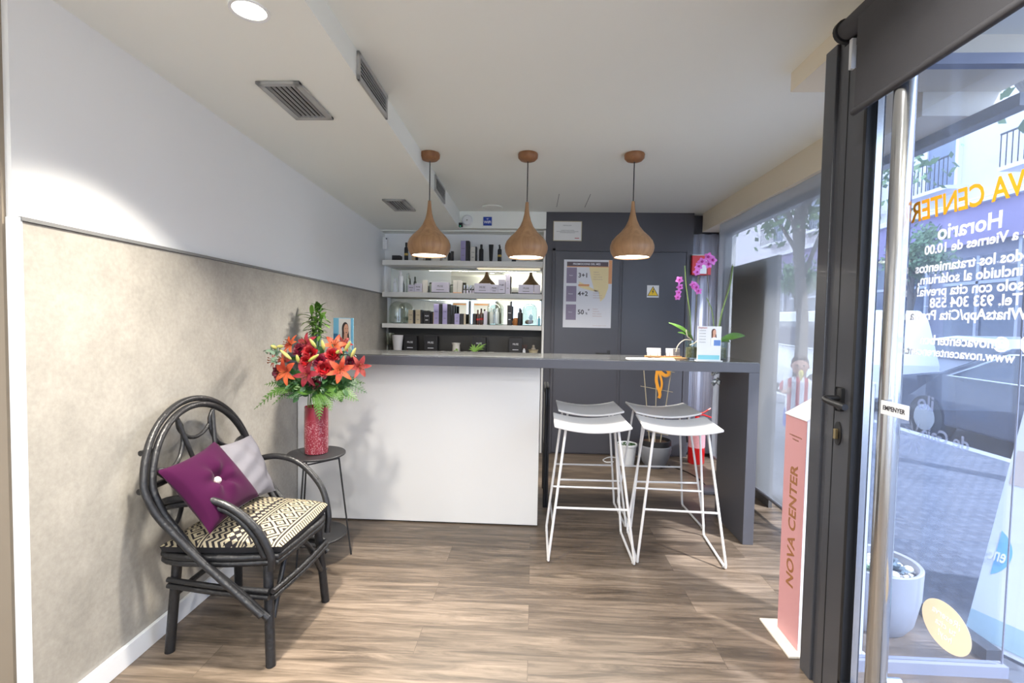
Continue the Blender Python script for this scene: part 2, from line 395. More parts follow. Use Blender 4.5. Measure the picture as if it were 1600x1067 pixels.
# left wall: lower papered panel with white end trim, upper wall set back a little
b = MB(); y0, y1 = 1.40, 5.3
b.poly([(wx(y0),y0,0),(wx(y1),y1,0),(wx(y1),y1,1.604),(wx(y0),y0,1.622)], (-.03,0,0)); struct(b.build('wall_left', M_PAPER))
b = MB(); b.poly([(wx(y0)-.03,y0+.012,0),(wx(y1)-.03,y1,0),(wx(y1)-.03,y1,CZ),(wx(y0)-.03,y0+.012,CZ)], (-.12,0,0)); struct(b.build('wall_left_upper', M_WALL))
b = MB(); b.poly([(wx(y0)-.03,y0+.006,1.623),(wx(y1)-.03,y1,1.605),(wx(y1)-.03,y1,1.617),(wx(y0)-.03,y0+.006,1.635)], (.036,0,0)); struct(b.build('trim_1', M_GREYTRIM))
struct(MB().box(wx(y0)-.034, wx(y0)+.002, y0-.006, y0+.012, 0, 1.632).build('trim_2', M_TRIMW, bevel=.002))
b = MB(); b.poly([(wx(y0),y0+.012,0),(wx(3.17),3.17,0),(wx(3.17),3.17,.082),(wx(y0),y0+.012,.082)], (.016,0,0)); struct(b.build('baseboard_left', M_TRIMW, bevel=.002))
# recess nearer than the trim, and the front half of the shop behind the viewpoint
struct(MB().box(-2.9, wx(y0)-.05, 1.40, 1.52, 0, CZ).build('wall_recess', M_BEIGE))
struct(MB().box(-3.0, -2.9, -2.0, 1.52, 0, CZ).build('wall_recess_left', M_WALL))
b = MB(); b.box(-3.0, -2.2, -1.55, -1.45, 0, CZ); b.box(-2.2, -.9, -1.55, -1.45, 1.95, CZ); b.box(-2.2, -.9, -1.55, -1.45, 0, .3); b.box(-.9, -.6, -1.55, -1.45, 0, CZ); b.box(-.6,1.05,-1.55,-1.45,2.05,CZ); b.box(-.6,1.05,-1.55,-1.45,0,.25); b.box(1.05,1.2,-1.55,-1.45,0,CZ)
struct(b.build('wall_front', M_WALL))
w = thing('window_3', None, None, (-1.55,-1.5,.3)); struct(w)
b = MB()
for x in (-2.2,-1.62,-.96): b.box(x, x+.06, -1.54, -1.42, .3, 1.95)
b.box(-2.2,-.9,-1.54,-1.42,1.88,1.95); b.box(-2.2,-.9,-1.54,-1.42,.3,.37); b.build('window_frame', M_ALU, w, world=True)
MB().box(-2.2,-.9,-1.50,-1.49,.3,1.95).build('window_pane', M_WINGLASS, w, world=True)
w = thing('added_window_5', None, None, (.22,-1.5,.25)); struct(w)  # unseen glazing added in the front wall to bring sky light onto the walls
b = MB()
for x in (-.6,.2,1.0): b.box(x, x+.05, -1.54, -1.46, .25, 2.05)
b.box(-.6,1.05,-1.54,-1.46,2.0,2.05); b.box(-.6,1.05,-1.54,-1.46,.25,.31); b.build('window_frame', M_ALU, w, world=True)
MB().box(-.6,1.05,-1.502,-1.498,.25,2.05).build('window_pane', M_WINGLASS, w, world=True)
for k, (xa, xb) in enumerate(((-2.02,-1.66),(-1.5,-1.1))):
    p = thing('window_poster', '%s of two white orange-edged posters reflected in the shelf mirror' % ('left' if k == 0 else 'right'), 'poster', (xa,-1.44,1.2))
    MB().box(xa,xb,-1.445,-1.44,1.2,1.78).build('sheet', M_PAPERW, p, world=True)
    for z in (1.22,1.72): MB().box(xa+.02,xb-.02,-1.439,-1.437,z,z+.03).build('orange_band', mat('orange_ink',(225,150,70),.6), p, world=True)
# back wall: anthracite part with two flush doors, grey recess beside it
struct(MB().box(.10, 1.57, 5.0, 5.3, 0, CZ).build('wall_back', M_DARK))
b = MB(); b.box(1.57, 1.98, 5.12, 5.3, 0, CZ); struct(b.build('wall_back_recess', M_DARK))
struct(MB().box(-1.75, .10, 5.28, 5.4, 0, CZ).build('wall_back_niche', M_WALL))
for k, (xa, xb) in enumerate(((.20,.862),(.875,1.50))):
    d = thing('door_%d' % (k+1), None, None, (xa,5.0,0)); struct(d)
    MB().box(xa,xb,4.988,5.0,.012,2.06).build('door_leaf', M_DARK2, d, world=True, bevel=.002)
    b = MB(); b.box(xa-.028,xa-.003,4.982,5.0,0,2.09); b.box(xb+.001,xb+.006,4.990,5.0,0,2.06)
    if k: b.box(xb+.006,xb+.03,4.982,5.0,0,2.09)
    b.box(xa-.028,xb+.004,4.982,5.0,2.066,2.09); b.build('door_frame', M_DARK, d, world=True)
    if not k:
        b = MB(); b.cyl((.757,4.988,1.04),(.757,4.945,1.04),.009); b.box(.62,.766,4.935,4.952,1.028,1.046,bev=.004); b.box(.742,.772,4.978,4.988,1.01,1.07,bev=.004)
        b.build('door_handle', M_BLACKM, d, world=True, smooth=True)
# soffit (lowered ceiling strip) over the left side and beams on the right
b = MB(); sx0, sx1 = -.742, -.785
b.bm.free(); b = MB()
zn, zf = 2.36, 2.275; ys, ye = .6, 5.28
V = [(-3.0,-1.45,2.42),(-.72,-1.45,2.42),(-.785,ye,zf),(-1.75,ye,zf),(-3.0,-1.45,CZ+.02),(-.72,-1.45,CZ+.02),(-.785,ye,CZ+.02),(-1.75,ye,CZ+.02)]
def zs(y): return 2.42 + (zf-2.42)*(y+1.45)/(ye+1.45)
def xs(y): return -.72 - .065*(y+1.45)/(ye+1.45)
vs = [b.bm.verts.new(p) for p in V]
for f in ((3,2,1,0),(4,5,6,7),(0,1,5,4),(1,2,6,5),(2,3,7,6),(3,0,4,7)): b.bm.faces.new([vs[i] for i in f])
struct(b.build('ceiling_soffit', M_CEIL))
struct(MB().box(-.785, .10, 5.0, 5.1, 2.285, CZ).build('wall_bulkhead', M_CEIL))
struct(MB().box(-1.7, .10, 5.1, 5.28, 2.27, 2.30).build('ceiling_niche', M_CEIL))
struct(MB().box(1.66, 1.98, 2.24, 5.02, 2.27, CZ).build('beam_right', M_BEAM))
struct(MB().box(1.10, 1.98, 1.96, 2.24, 2.372, CZ).build('beam_entry', M_BEAM))
struct(MB().box(1.10, 1.40, -1.5, 1.96, 2.372, CZ).build('beam_door', M_BEAM))
struct(MB().box(1.10, 1.25, -1.5, .55, 0, 2.372).build('wall_right', M_WALL))
struct(MB().box(1.862, 1.98, 4.98, 5.3, 0, CZ).build('wall_right_back', M_WALL))

# =================================================================== SHELVING NICHE
u = thing('niche_divider','tall white panel closing the shelf niche beside the dark wall','panel',(.089,5.12,0))
MB().box(.077,.098,4.985,5.245,.0,2.27).build('panel_board', M_SHELF, u, world=True, bevel=.002)
u = thing('wall_mirror','mirror behind the glass cloches and lilac boxes, between the white shelves','mirror',(-.74,5.264,1.31))
MB().box(-1.56,.07,5.262,5.266,1.31,1.90).build('mirror_panel', M_MIRROR, u, world=True)
u = thing('niche_back_panel','dark panel behind the row of black cube boxes','panel',(-.74,5.26,.95))
MB().box(-1.58,.078,5.25,5.27,1.0,1.258).build('back_board', mat('dark_back_panel',(64,62,60),.5), u, world=True)
M_LED = mat('led_strip_glow',(255,236,200),.5,emit=1.6)
for z, lab in ((1.954,'topmost white shelf board, holding the black bottles'),(1.626,'middle white shelf board, holding the pale lilac boxes'),(1.303,'lowest white shelf board, holding the glass cloches')):
    t_ = .05 if z > 1.4 else .045
    u = thing('wall_shelf', lab, 'shelf', (-.75,5.13,z-t_), 0, 'white shelves of the wall niche')
    MB().box(-1.575,.076,5.0,5.258,z-t_,z).build('shelf_board', M_SHELF, u, world=True, bevel=.002)
    if z > 1.4:
        MB().box(-.62,.05,5.20,5.21,z-t_-.004,z-t_).build('led_strip', M_LED, u, world=True)
        d = bpy.data.lights.new('shelf_led','AREA'); d.shape = 'RECTANGLE'; d.size = 1.2; d.size_y = .01; d.energy = 2.0; d.color = (1,.93,.82)
        o = bpy.data.objects.new('lamp', d); COL.objects.link(o); o.parent = u; o.location = (.16,-.09,-.006)
u2 = thing('back_worktop', 'dark back counter below the shelves, behind the bar', 'worktop', (-.75,5.0,0))
MB().box(-1.575,.06,4.72,5.24,.96,1.0).build('worktop', mat('dark_worktop',(70,68,66),.4), u2, world=True, bevel=.003)
MB().box(-1.565,.05,4.76,5.24,0,.96).build('cabinet', M_PANEL, u2, world=True)

GP = {1.954:'beauty products on the top shelf', 1.626:'beauty products on the middle shelf', 1.303:'beauty products on the lower shelf', 1.0:'items on the back worktop'}
YP = 5.10
def pbox(x, w, h, z, m, label, d=None, side=None, sidew=0, mark=None, band=None, y=YP, name='product_box', cat='box'):
    d = d or min(.09, max(.03, w))
    t = thing(name, label, cat, (x, y, z), 0, GP[z])
    MB().box(-w/2+sidew*0, w/2-sidew, -d/2, d/2, 0, h).build('carton', m, t, bevel=.0015)
    if side: MB().box(w/2-sidew, w/2, -d/2, d/2, 0, h).build('side_face', side, t)
    c = -sidew/2; fw = w-sidew
    if mark:
        text('brand_text', mark, min(fw*.28,.028), M_WHITEINK if m in (M_BOXBLACK,) else M_DARKINK, t, frame_mx((c,-d/2-.0006,h*.62),(1,0,0),(0,0,1)), .0004, world=False, width=.9)
        MB().box(c-fw*.22, c+fw*.22, -d/2-.0008, -d/2, h*.28, h*.28+.006).build('label_strip', M_WHITEINK if m in (M_BOXBLACK,) else M_GREYTRIM, t)
    if band:
        MB().box(-w/2-.0005, w/2-sidew+.0005, -d/2-.0008, -d/2, .002, .010).build('base_band', band, t)
    return t
def bottle(x, w, h, z, m, label, cap=None, kind='bottle', y=YP, band=None, grp=None):
    t = thing('product_'+kind, label, kind, (x, y, z), 0, grp or GP[z]); r = w/2
    if kind == 'tube':
        b = MB(); n = 20; ra, rb = [], []
        for i in range(n):
            a = 2*PI*i/n; ra.append(b.bm.verts.new((r*.7*math.cos(a), r*.7*math.sin(a), h*.14))); rb.append(b.bm.verts.new((r*math.cos(a), .003*math.sin(a), h)))
        for i in range(n): b.bm.faces.new((ra[i], ra[(i+1)%n], rb[(i+1)%n], rb[i]))
        b.bm.faces.new(rb); b.bm.faces.new(ra[::-1]); b.build('body', m, t, smooth=True)
        MB().lathe([(0,0),(r*.62,0),(r*.62,h*.14),(0,h*.14)],20).build('cap', cap or m, t, smooth=True)
    else:
        MB().lathe([(0,0),(r*.95,0),(r,.004),(r,h*.68),(r*.85,h*.74),(r*.42,h*.78),(r*.42,h*.82),(0,h*.82)],20).build('body', m, t, smooth=True)
        if kind == 'spray': b = MB().lathe([(0,h*.82),(r*.5,h*.82),(r*.5,h*.9),(r*.28,h*.93),(r*.28,h),(0,h)],16); b.box(-r*.7,0,-.004,.004,h*.93,h*.97)
        else: b = MB().lathe([(0,h*.8),(r*.55,h*.8),(r*.55,h),(0,h)],16)
        b.build('cap', cap or m, t, smooth=True)
    if band: MB().lathe([(r*1.01,h*.3),(r*1.01,h*.42)],20).build('label_band', band, t, smooth=True)
    return t
M_GOLD = mat('gold_ink',(190,160,80),.4); M_AMBER = mat('amber_glass',(60,34,24),.15)
Z = 1.954
pbox(-1.45,.085,.055,Z,M_BOXBLACK,'low black box at the far left of the top shelf')
bottle(-1.353,.041,.194,Z,M_BOXBLACK,'dark bottle on the top shelf, left of the first pendant lamp',band=M_GOLD)
pbox(-1.262,.055,.07,Z,M_BEIGEC,'low beige box half hidden behind the left pendant shade',side=M_BOXBLACK,sidew=.015)
pbox(-1.19,.04,.065,Z,M_OFFW,'low cream box behind the left pendant shade, second from the left')
pbox(-1.12,.05,.062,Z,M_BOXBLACK,'low black box behind the left pendant shade')
pbox(-1.03,.08,.05,Z,M_OFFW,'low white box behind the right rim of the left pendant shade')
pbox(-.925,.07,.093,Z,M_OFFW,'small cream box right of the left pendant shade',side=M_BOXBLACK,sidew=.02,mark='MUSE')
pbox(-.867,.027,.108,Z,M_BOXBLACK,'thin black box right of the left pendant shade')
pbox(-.731,.088,.213,Z,M_LAV,'tall lavender and black box standing on the top shelf',side=M_BOXBLACK,sidew=.036,mark='MUSE')
pbox(-.642,.062,.155,Z,M_OFFW,'cream box with black edge beside the tall lavender box, top shelf',side=M_BOXBLACK,sidew=.014,mark='MUSE')
bottle(-.565,.046,.182,Z,M_BOXBLACK,'black pump bottle right of the cream box on the top shelf')
bottle(-.464,.050,.183,Z,M_BOXBLACK,'black squeeze tube standing on its cap, top shelf',kind='tube',band=None)
bottle(-.374,.042,.184,Z,M_BOXBLACK,'black spray bottle with gold mark on the top shelf',kind='spray',band=M_GOLD)
pbox(-.225,.045,.03,Z,M_BOXBLACK,'small flat black tin behind the middle pendant shade')
pbox(-.03,.06,.10,Z,M_OFFW,'cream box at the right end of the top shelf behind the lamp')
Z = 1.626
bottle(-1.470,.036,.150,Z,M_WHITEP,'short white bottle at the far left of the middle shelf')
bottle(-1.410,.056,.234,Z,M_WHITEP,'tall white pump bottle on the middle shelf',kind='spray')
bottle(-1.336,.034,.195,Z,mat('green_reflection_plastic',(170,182,174),.3),'slim bottle coloured grey-green after a reflection, on the middle shelf')  # greenish reflection put into the bottle's colour
pbox(-1.290,.066,.082,Z,M_PALELAV,'small pale lilac box beside the slim bottle, middle shelf',mark='MUSE',band=M_OFFW)
pbox(-1.216,.076,.096,Z,M_PALELAV,'pale lilac box, second on the middle shelf',mark='MUSE',band=M_OFFW)
pbox(-1.148,.048,.132,Z,M_OFFW,'narrow upright cream box on the middle shelf')
pbox(-1.085,.044,.100,Z,M_GREENGREY,'small grey-green box left of the wide lilac box',y=5.14)
pbox(-.985,.182,.113,Z,M_PALELAV,'wide pale lilac box, left one on the middle shelf',mark='MUSE',band=M_BOXBLACK,d=.07)
pbox(-.868,.040,.085,Z,M_GREENGREY,'small grey-green box right of the wide lilac box',y=5.14)
pbox(-.830,.045,.136,Z,M_OFFW,'left of two narrow cream boxes with orange foot',band=mat('orange_ink'))
pbox(-.783,.045,.136,Z,M_OFFW,'right of two narrow cream boxes with orange foot',band=mat('orange_ink'))
for i, x in enumerate((-.738,-.705,-.672,-.645)):
    t = thing('glass_vial', 'small clear vial with silver cap, %s in the row of four on the middle shelf' % ('first','second','third','last')[i], 'vial', (x,YP,Z), 0, GP[Z])
    MB().lathe([(0,0),(.011,0),(.011,.05),(.006,.056),(.006,.062),(0,.062)],16).build('body', M_PALELAV, t, smooth=True)
    MB().lathe([(0,.06),(.010,.06),(.010,.088),(0,.088)],16).build('cap', M_CHROME, t, smooth=True)
    MB().lathe([(.0113,.035),(.0113,.05)],16).build('label_band', M_DARKINK, t)
pbox(-.545,.165,.106,Z,M_PALELAV,'wide pale lilac box in the middle of the middle shelf',mark='MUSE',band=M_BOXBLACK,d=.07)
pbox(-.422,.078,.096,Z,M_PALELAV,'pale lilac box right of the central wide box',mark='MUSE',band=M_BOXBLACK)
pbox(-.346,.070,.149,Z,M_PALELAV,'upright pale lilac box on the middle shelf',mark='MUSE',band=M_BOXBLACK)
pbox(-.283,.046,.210,Z,M_PALELAV,'tallest slim lilac box on the middle shelf',mark='M')
pbox(-.093,.157,.099,Z,M_PALELAV,'wide lilac box under the middle pendant shade',mark='MUSE',band=M_BOXBLACK,d=.07)
pbox(.022,.066,.099,Z,M_PALELAV,'lilac box at the right end of the middle shelf',band=M_BOXBLACK)
Z = 1.303
def dome(x, r, h, z, label):
    t = thing('glass_cloche', label, 'cloche', (x,YP,z), 0, 'glass cloches on the lower shelf')
    MB().lathe([(0,0),(r*1.05,0),(r*1.08,.006),(r*1.05,.012),(0,.012)],36).build('base_plate', M_CLEAR, t, smooth=True)
    pr = [(r,.012),(r,h-r)] + [(r*math.cos(a*PI/16), h-r+r*math.sin(a*PI/16)) for a in range(1,8)] + [(0,h)]
    MB().lathe(pr, 36).build('dome', M_DOME, t, smooth=True)
    return t
dome(-1.439,.085,.235,Z,'clear glass cloche at the left end of the lower shelf')
t = thing('glass_dish','small faceted glass dish under the left cloche','dish',(-1.43,YP,Z+.0125)); MB().lathe([(0,0),(.02,0),(.012,.02),(.045,.045),(.048,.06),(.042,.05),(0,.025)],10).build('bowl', M_CLEAR, t, smooth=False)
MB().sphere((0,0,.04),.022,2).build('ornament', M_CHROME, t, smooth=True)
pbox(-1.283,.068,.144,Z,M_BEIGEC,'left of the two beige and black boxes on the lower shelf',side=M_BOXBLACK,sidew=.018,mark='MUSE')
pbox(-1.204,.074,.145,Z,M_BEIGEC,'right of the two beige and black boxes on the lower shelf',side=M_BOXBLACK,sidew=.022,mark='MUSE')
pbox(-1.122,.068,.133,Z,M_BOXBLACK,'black box with a silver strip right of the beige boxes',mark='MUSE')
pbox(-1.068,.03,.121,Z,M_BOXBLACK,'thin black and gold box beside the silver-strip box',side=M_GOLD,sidew=.006)
pbox(-1.004,.088,.209,Z,M_LAV,'left of the two tall lavender boxes on the lower shelf',side=M_BOXBLACK,sidew=.034,mark='MUSE')
pbox(-.913,.086,.210,Z,M_LAV,'right of the two tall lavender boxes on the lower shelf',side=M_BOXBLACK,sidew=.036,mark='MUSE')
pbox(-.852,.026,.198,Z,M_BOXBLACK,'narrow dark blue box right of the tall lavender boxes')
pbox(-.806,.052,.112,Z,M_LAV,'short lavender box on the lower shelf',mark='M')
pbox(-.748,.056,.113,Z,M_BOXBLACK,'short black and beige box on the lower shelf',side=M_BEIGEC,sidew=.014)
pbox(-.628,.036,.116,Z,M_BOXBLACK,'short dark box left of the black bottles')
bottle(-.592,.032,.156,Z,M_AMBER,'dark bottle with red foot, left of the pair',band=mat('red_ink',(170,30,30),.5))
bottle(-.555,.034,.170,Z,M_AMBER,'dark bottle with red foot, right of the pair',band=mat('red_ink'))
pbox(-.510,.036,.144,Z,M_PALELAV,'pale box with black lid left of the middle cloche')
dome(-.417,.080,.245,Z,'clear glass cloche in the middle of the lower shelf, over two white bottles')
bottle(-.450,.040,.165,Z+.0125,M_WHITEP,'left white bottle under the middle cloche',grp='bottles under the middle cloche')
bottle(-.388,.040,.168,Z+.0125,M_WHITEP,'right white bottle under the middle cloche',grp='bottles under the middle cloche')
pbox(-.259,.047,.208,Z,M_BOXBLACK,'tall slim black box between the two right cloches',mark='MUSE')
t = thing('orange_reflection','round orange solid in place of a reflection, behind the black bottle','jar',(-.195,5.15,Z)); MB().lathe([(0,0),(.03,0),(.042,.03),(.03,.07),(.018,.08),(0,.08)],20).build('body', mat('orange_reflection_tone',(170,110,60),.2), t, smooth=True)  # an orange ball-shaped reflection modelled as a solid body
bottle(-.152,.046,.183,Z,M_BOXBLACK,'black spray bottle left of the right cloche',kind='spray')
dome(-.052,.080,.240,Z,'clear glass cloche at the right end of the lower shelf, over a blue shell ornament')
t = thing('shell_ornament','dark driftwood ornament with a pale blue shell under the right cloche','ornament',(-.06,YP,Z+.0125))
b = MB(); b.sphere((0,0,.025),.03,3,(1.3,.9,.8)); b.sphere((.03,0,.03),.02,2); b.build('driftwood', mat('driftwood',(90,76,66),.8,bump=.6), t, smooth=True)
MB().sphere((.022,-.01,.075),.022,3,(.9,.5,1.4)).build('shell', mat('blue_shell',(150,200,226),.3), t, smooth=True)
bottle(.048,.026,.105,Z,mat('aqua_bottle',(120,190,215),.25),'small aqua blue bottle at the right end of the lower shelf',cap=M_OFFW)
Z = 1.0
t = thing('glass_goblet','clear glass goblet at the left end of the back worktop','goblet',(-1.515,5.1,Z))
MB().lathe([(0,0),(.035,0),(.036,.006),(.012,.02),(.010,.06),(.02,.075),(.038,.11),(.044,.20),(.041,.20),(.034,.11),(.01,.08),(0,.08)],28).build('bowl', M_DOME, t, smooth=True)
t = thing('white_vase','tapered white cardboard gift cup beside the goblet','cup',(-1.409,5.0,Z)); MB().lathe([(0,0),(.040,0),(.058,.182),(.055,.182),(.038,.006),(0,.006)],28).build('body', mat('pale_grey_ceramic',(205,203,205),.5), t, smooth=True)
for i, x in enumerate((-1.292,-1.075,-.569,-.190)):
    pbox(x,.138,.176,Z,M_BOXBLACK,'matte black cube box on the back worktop, %s' % ('first from the left','second from the left','third, behind the aloe leaves','fourth, furthest to the right')[i],mark='MUSE',d=.10)
t = thing('ceramic_jar','white ceramic jar with a green motif on the back worktop','jar',(-.807,5.05,Z))
MB().lathe([(0,0),(.034,0),(.042,.02),(.040,.07),(.037,.085),(.047,.112),(.043,.112),(.033,.085),(0,.08)],28).build('body', M_OFFW, t, smooth=True)
b = MB(); b.sphere((.012,-.040,.045),.012,2,(1,.25,1)); b.sphere((-.006,-.041,.032),.007,2,(1,.25,1)); b.sphere((.02,-.036,.028),.008,2,(1,.25,1)); b.build('green_motif', M_LEAFL, t)
for i, (x, w_) in enumerate(((-.93,.045),(-.70,.05),(-.43,.06))):
    t = thing('small_dish','small pale dish on the back worktop, %s' % ('left of the white jar','right of the white jar','right of the aloe')[i],'dish',(x,4.95,Z))
    MB().lathe([(0,0),(w_*.35,0),(w_*.5,.03),(w_*.45,.03),(w_*.3,.008),(0,.008)],24).build('bowl', M_OFFW, t, smooth=True)
t = thing('aloe_plant','small aloe with thick light green leaves, before the third black cube box','plant',(-.60,4.90,Z))
MB().lathe([(0,0),(.030,0),(.040,.035),(.036,.035),(0,.03)],20).build('pot', M_OFFW, t, smooth=True)
for a_, el_, L_ in ((0,.6,.15),(.3,.9,.12),(-.4,.45,.13),(2.8,1.2,.085),(3.4,.8,.07),(1.5,1.3,.08),(.1,.3,.10),(3.0,.4,.06)):
    d_ = Vector((math.cos(a_)*math.cos(el_), math.sin(a_)*math.cos(el_)*.5, math.sin(el_)))
    P_ = [Vector((0,0,.03))+d_*L_*q+Vector((0,0,.012*math.sin(q*PI))) for q in (0,.25,.5,.75,1)]
    MB().tube(bez(P_,4),[.009*(1-(i/16)**2.2)+.0012 for i in range(17)],8).build('leaf', M_LEAFL, t, smooth=True)
t = thing('reed_diffuser','glass reed diffuser with brown sticks on the back worktop','diffuser',(-.10,5.02,Z))
MB().lathe([(0,0),(.016,0),(.016,.05),(.008,.06),(.008,.07),(0,.07)],20).build('bottle', M_WHITEP, t, smooth=True)
for dx in (-.02,.0,.015,.03): MB().tube([(0,0,.02),(dx,0,.11)],.0014,6).build('reed', mat('brown_reed',(120,70,60),.7), t)
t = thing('lattice_ornament','beige lattice bowl ornament with a seated figure at the right end of the worktop','ornament',(-.005,4.98,Z))
MB().lathe([(0,0),(.034,0),(.048,.055),(.055,.06),(.045,.062),(.03,.01),(0,.01)],16).build('bowl', mat('sand_ceramic',(178,166,136),.6), t, smooth=True)
b = MB(); b.sphere((0,0,.065),.024,2,(1,.8,1)); b.sphere((0,0,.096),.015,2); b.build('figure', mat('grey_beige_stone',(150,142,128),.7), t, smooth=True)

# =================================================================== PRINTED AND MOUNTED THINGS ON THE BACK WALL
def XZ(x, y, z): return frame_mx((x,y,z),(1,0,0),(0,0,1))
t = thing('wifi_sign','small blue WiFi sign on the white bulkhead above the shelves','sign',(-.49,4.998,2.33))
MB().box(-.538,-.452,4.992,4.999,2.312,2.398).build('plate', mat('royal_blue',(20,60,160),.5), t, world=True)
text('lettering','WiFi',.038,M_WHITEINK,t,XZ(-.495,4.9915,2.345),.0004,bold=.0008)
b = MB()
for r in (.008,.016): b.tube([(-.495+r*math.cos(a*PI/12), 4.991, 2.366+r*math.sin(a*PI/12)) for a in range(3,10)],.0016,6)
b.build('wave_symbol', M_WHITEINK, t, world=True)
t = thing('smoke_detector','round white smoke detector on the bulkhead','detector',(-.70,4.998,2.36)); 
b = MB().lathe([(0,0),(.055,0),(.055,.018),(.045,.03),(0,.034)],32); b.bm.transform(Matrix.Rotation(PI/2,4,'X')); b.build('housing', M_WHITEP, t, smooth=True)
b = MB(); b.sphere((0,-.035,0),.006,2); b.build('led', M_GREYTRIM, t)
t = thing('security_camera','small black camera with a green light below the smoke detector','camera',(-.765,4.98,2.31))
b = MB(); b.box(-.021,.021,-.03,.01,-.02,.022,bev=.007); b.build('body', M_BLACKM, t, smooth=True); MB().sphere((0,-.031,.0),.010,2,(1,.4,1)).build('lens', M_GASKET, t, smooth=True)
MB().box(-.004,.004,-.032,-.03,-.016,-.012).build('status_light', mat('green_led',(60,230,150),.4,emit=1.5), t)
MB().cyl((0,.01,0),(0,.02,0),.012).build('mount', M_BLACKM, t)
t = thing('alarm_sensor','white motion sensor on the left wall beside the top shelf','sensor',(-1.585,5.06,2.13))
MB().box(0,.045,-.03,.03,-.065,.065,bev=.01).build('housing', M_WHITEP, t, smooth=True); MB().sphere((.04,-.025,.045),.008,2).build('lens', M_BLACKM, t, smooth=True)
t = thing('ceiling_speaker','round white ceiling disc above the shelves','vent',(-.43,4.80,CZ)); MB().lathe([(0,-.001),(.10,-.001),(.10,-.008),(.085,-.014),(0,-.012)],36).build('cover', M_CEIL, t, smooth=True)
# ceiling access hatch outline
b = MB(); b.box(.19,.194,4.3,4.78,CZ-.002,CZ+.001); b.box(.46,.464,4.3,4.78,CZ-.002,CZ+.001); struct(b.build('trim_3', M_GREYTRIM))
# framed certificate
t = thing('framed_certificate','small white certificate in a thin gold frame, high on the anthracite wall','certificate',(.315,5.0,2.165))
MB().box(.172,.458,4.990,4.9995,2.165,2.362).build('frame', mat('pale_gold',(196,184,150),.4), t, world=True)
MB().box(.178,.452,4.9885,4.990,2.171,2.356).build('sheet', M_PAPERW, t, world=True)
text('lettering','CERTIFICADO',.014,M_GREYTRIM,t,XZ(.31,4.988,2.318),.0003)
for z, s_ in ((2.270,'ACREDITA QUE EL CENTRO'),(2.258,'HA COMPLETADO EL CURSO DE FORMACION'),(2.246,'EN TRATAMIENTOS ESTETICOS')):
    text('lettering',s_,.0105,M_DARKINK,t,XZ(.315,4.988,z),.0003)
MB().box(.388,.432,4.9878,4.9885,2.189,2.196).build('stamp', mat('red_ink'), t, world=True)
# price poster
t = thing('price_poster','tall white promotions poster with orange corner and purple squares, taped to the left dark door','poster',(.53,4.987,1.295))
px0,px1,pz0,pz1 = .287,.770,1.295,1.978
MB().box(px0,px1,4.983,4.9865,pz0,pz1).build('sheet', mat('poster_paper',(226,226,230),.4), t, world=True)
og = mat('apricot_ink',(230,165,115),.5); yl = mat('yellow_wash',(240,222,170),.6); pu = mat('mauve_ink',(140,128,150),.5)
b = MB(); b.box(px1-.035,px1-.001,4.9822,4.983,1.74,pz1-.002); b.box(px0+.03,px1-.03,4.9824,4.983,1.905,1.912); b.build('orange_edge', og, t, world=True)
b = MB(); b.poly([(.54,4.9828,1.905),(.735,4.9828,1.905),(.735,4.9828,1.70),(.70,4.9828,1.60),(.66,4.9828,1.56),(.64,4.9828,1.66),(.50,4.9828,1.73),(.44,4.9828,1.76),(.45,4.9828,1.70),(.60,4.9828,1.66),(.56,4.9828,1.80)]); b.build('splash', yl, t, world=True)
MB().box(.435,.545,4.9822,4.983,1.712,1.733).build('orange_strip', og, t, world=True)
MB().box(px0+.03,px1-.04,4.9818,4.983,1.912,1.957).build('header_band', mat('taupe_ink',(98,84,88),.5), t, world=True)
text('lettering','PROMOCIONS DEL MES',.026,M_WHITEINK,t,XZ(.515,4.9814,1.934),.0003,bold=.0004)
for z, s_ in ((1.82,'3+1'),(1.635,'4+2'),(1.45,'50')):
    MB().box(px0+.028,px0+.130,4.9818,4.983,z-.078,z+.078).build('purple_square', pu, t, world=True)
    text('lettering',s_,.064,M_DARKINK,t,XZ(.482 if s_!='50' else .465,4.9812,z),.0003,bold=.0012)
text('lettering','%',.028,M_DARKINK,t,XZ(.523,4.9812,1.438),.0003,bold=.0006); text('lettering','*',.04,M_DARKINK,t,XZ(.545,4.9812,1.468),.0003,bold=.0006)
text('lettering','Sessio',.014,M_WHITEINK,t,XZ(.36,4.9812,1.82),.0003); text('lettering','Sessions',.014,M_WHITEINK,t,XZ(.36,4.9812,1.635),.0003); text('lettering','Oferta',.014,M_WHITEINK,t,XZ(.36,4.9812,1.45),.0003)
faint = mat('pale_brown_ink',(190,160,150),.6)
for z0 in (1.855,1.67,1.485):
    for k, s_ in enumerate(('Depilacio','Tractament','facial i corporal','Radiofrequencia')): text('lettering',s_,.014,faint,t,XZ(.585,4.9812,z0-.024*k),.0003,align='LEFT' if 0 else 'LEFT')
text('lettering','*Consulta condicions al centre',.011,faint,t,XZ(.655,4.9812,1.318),.0003)
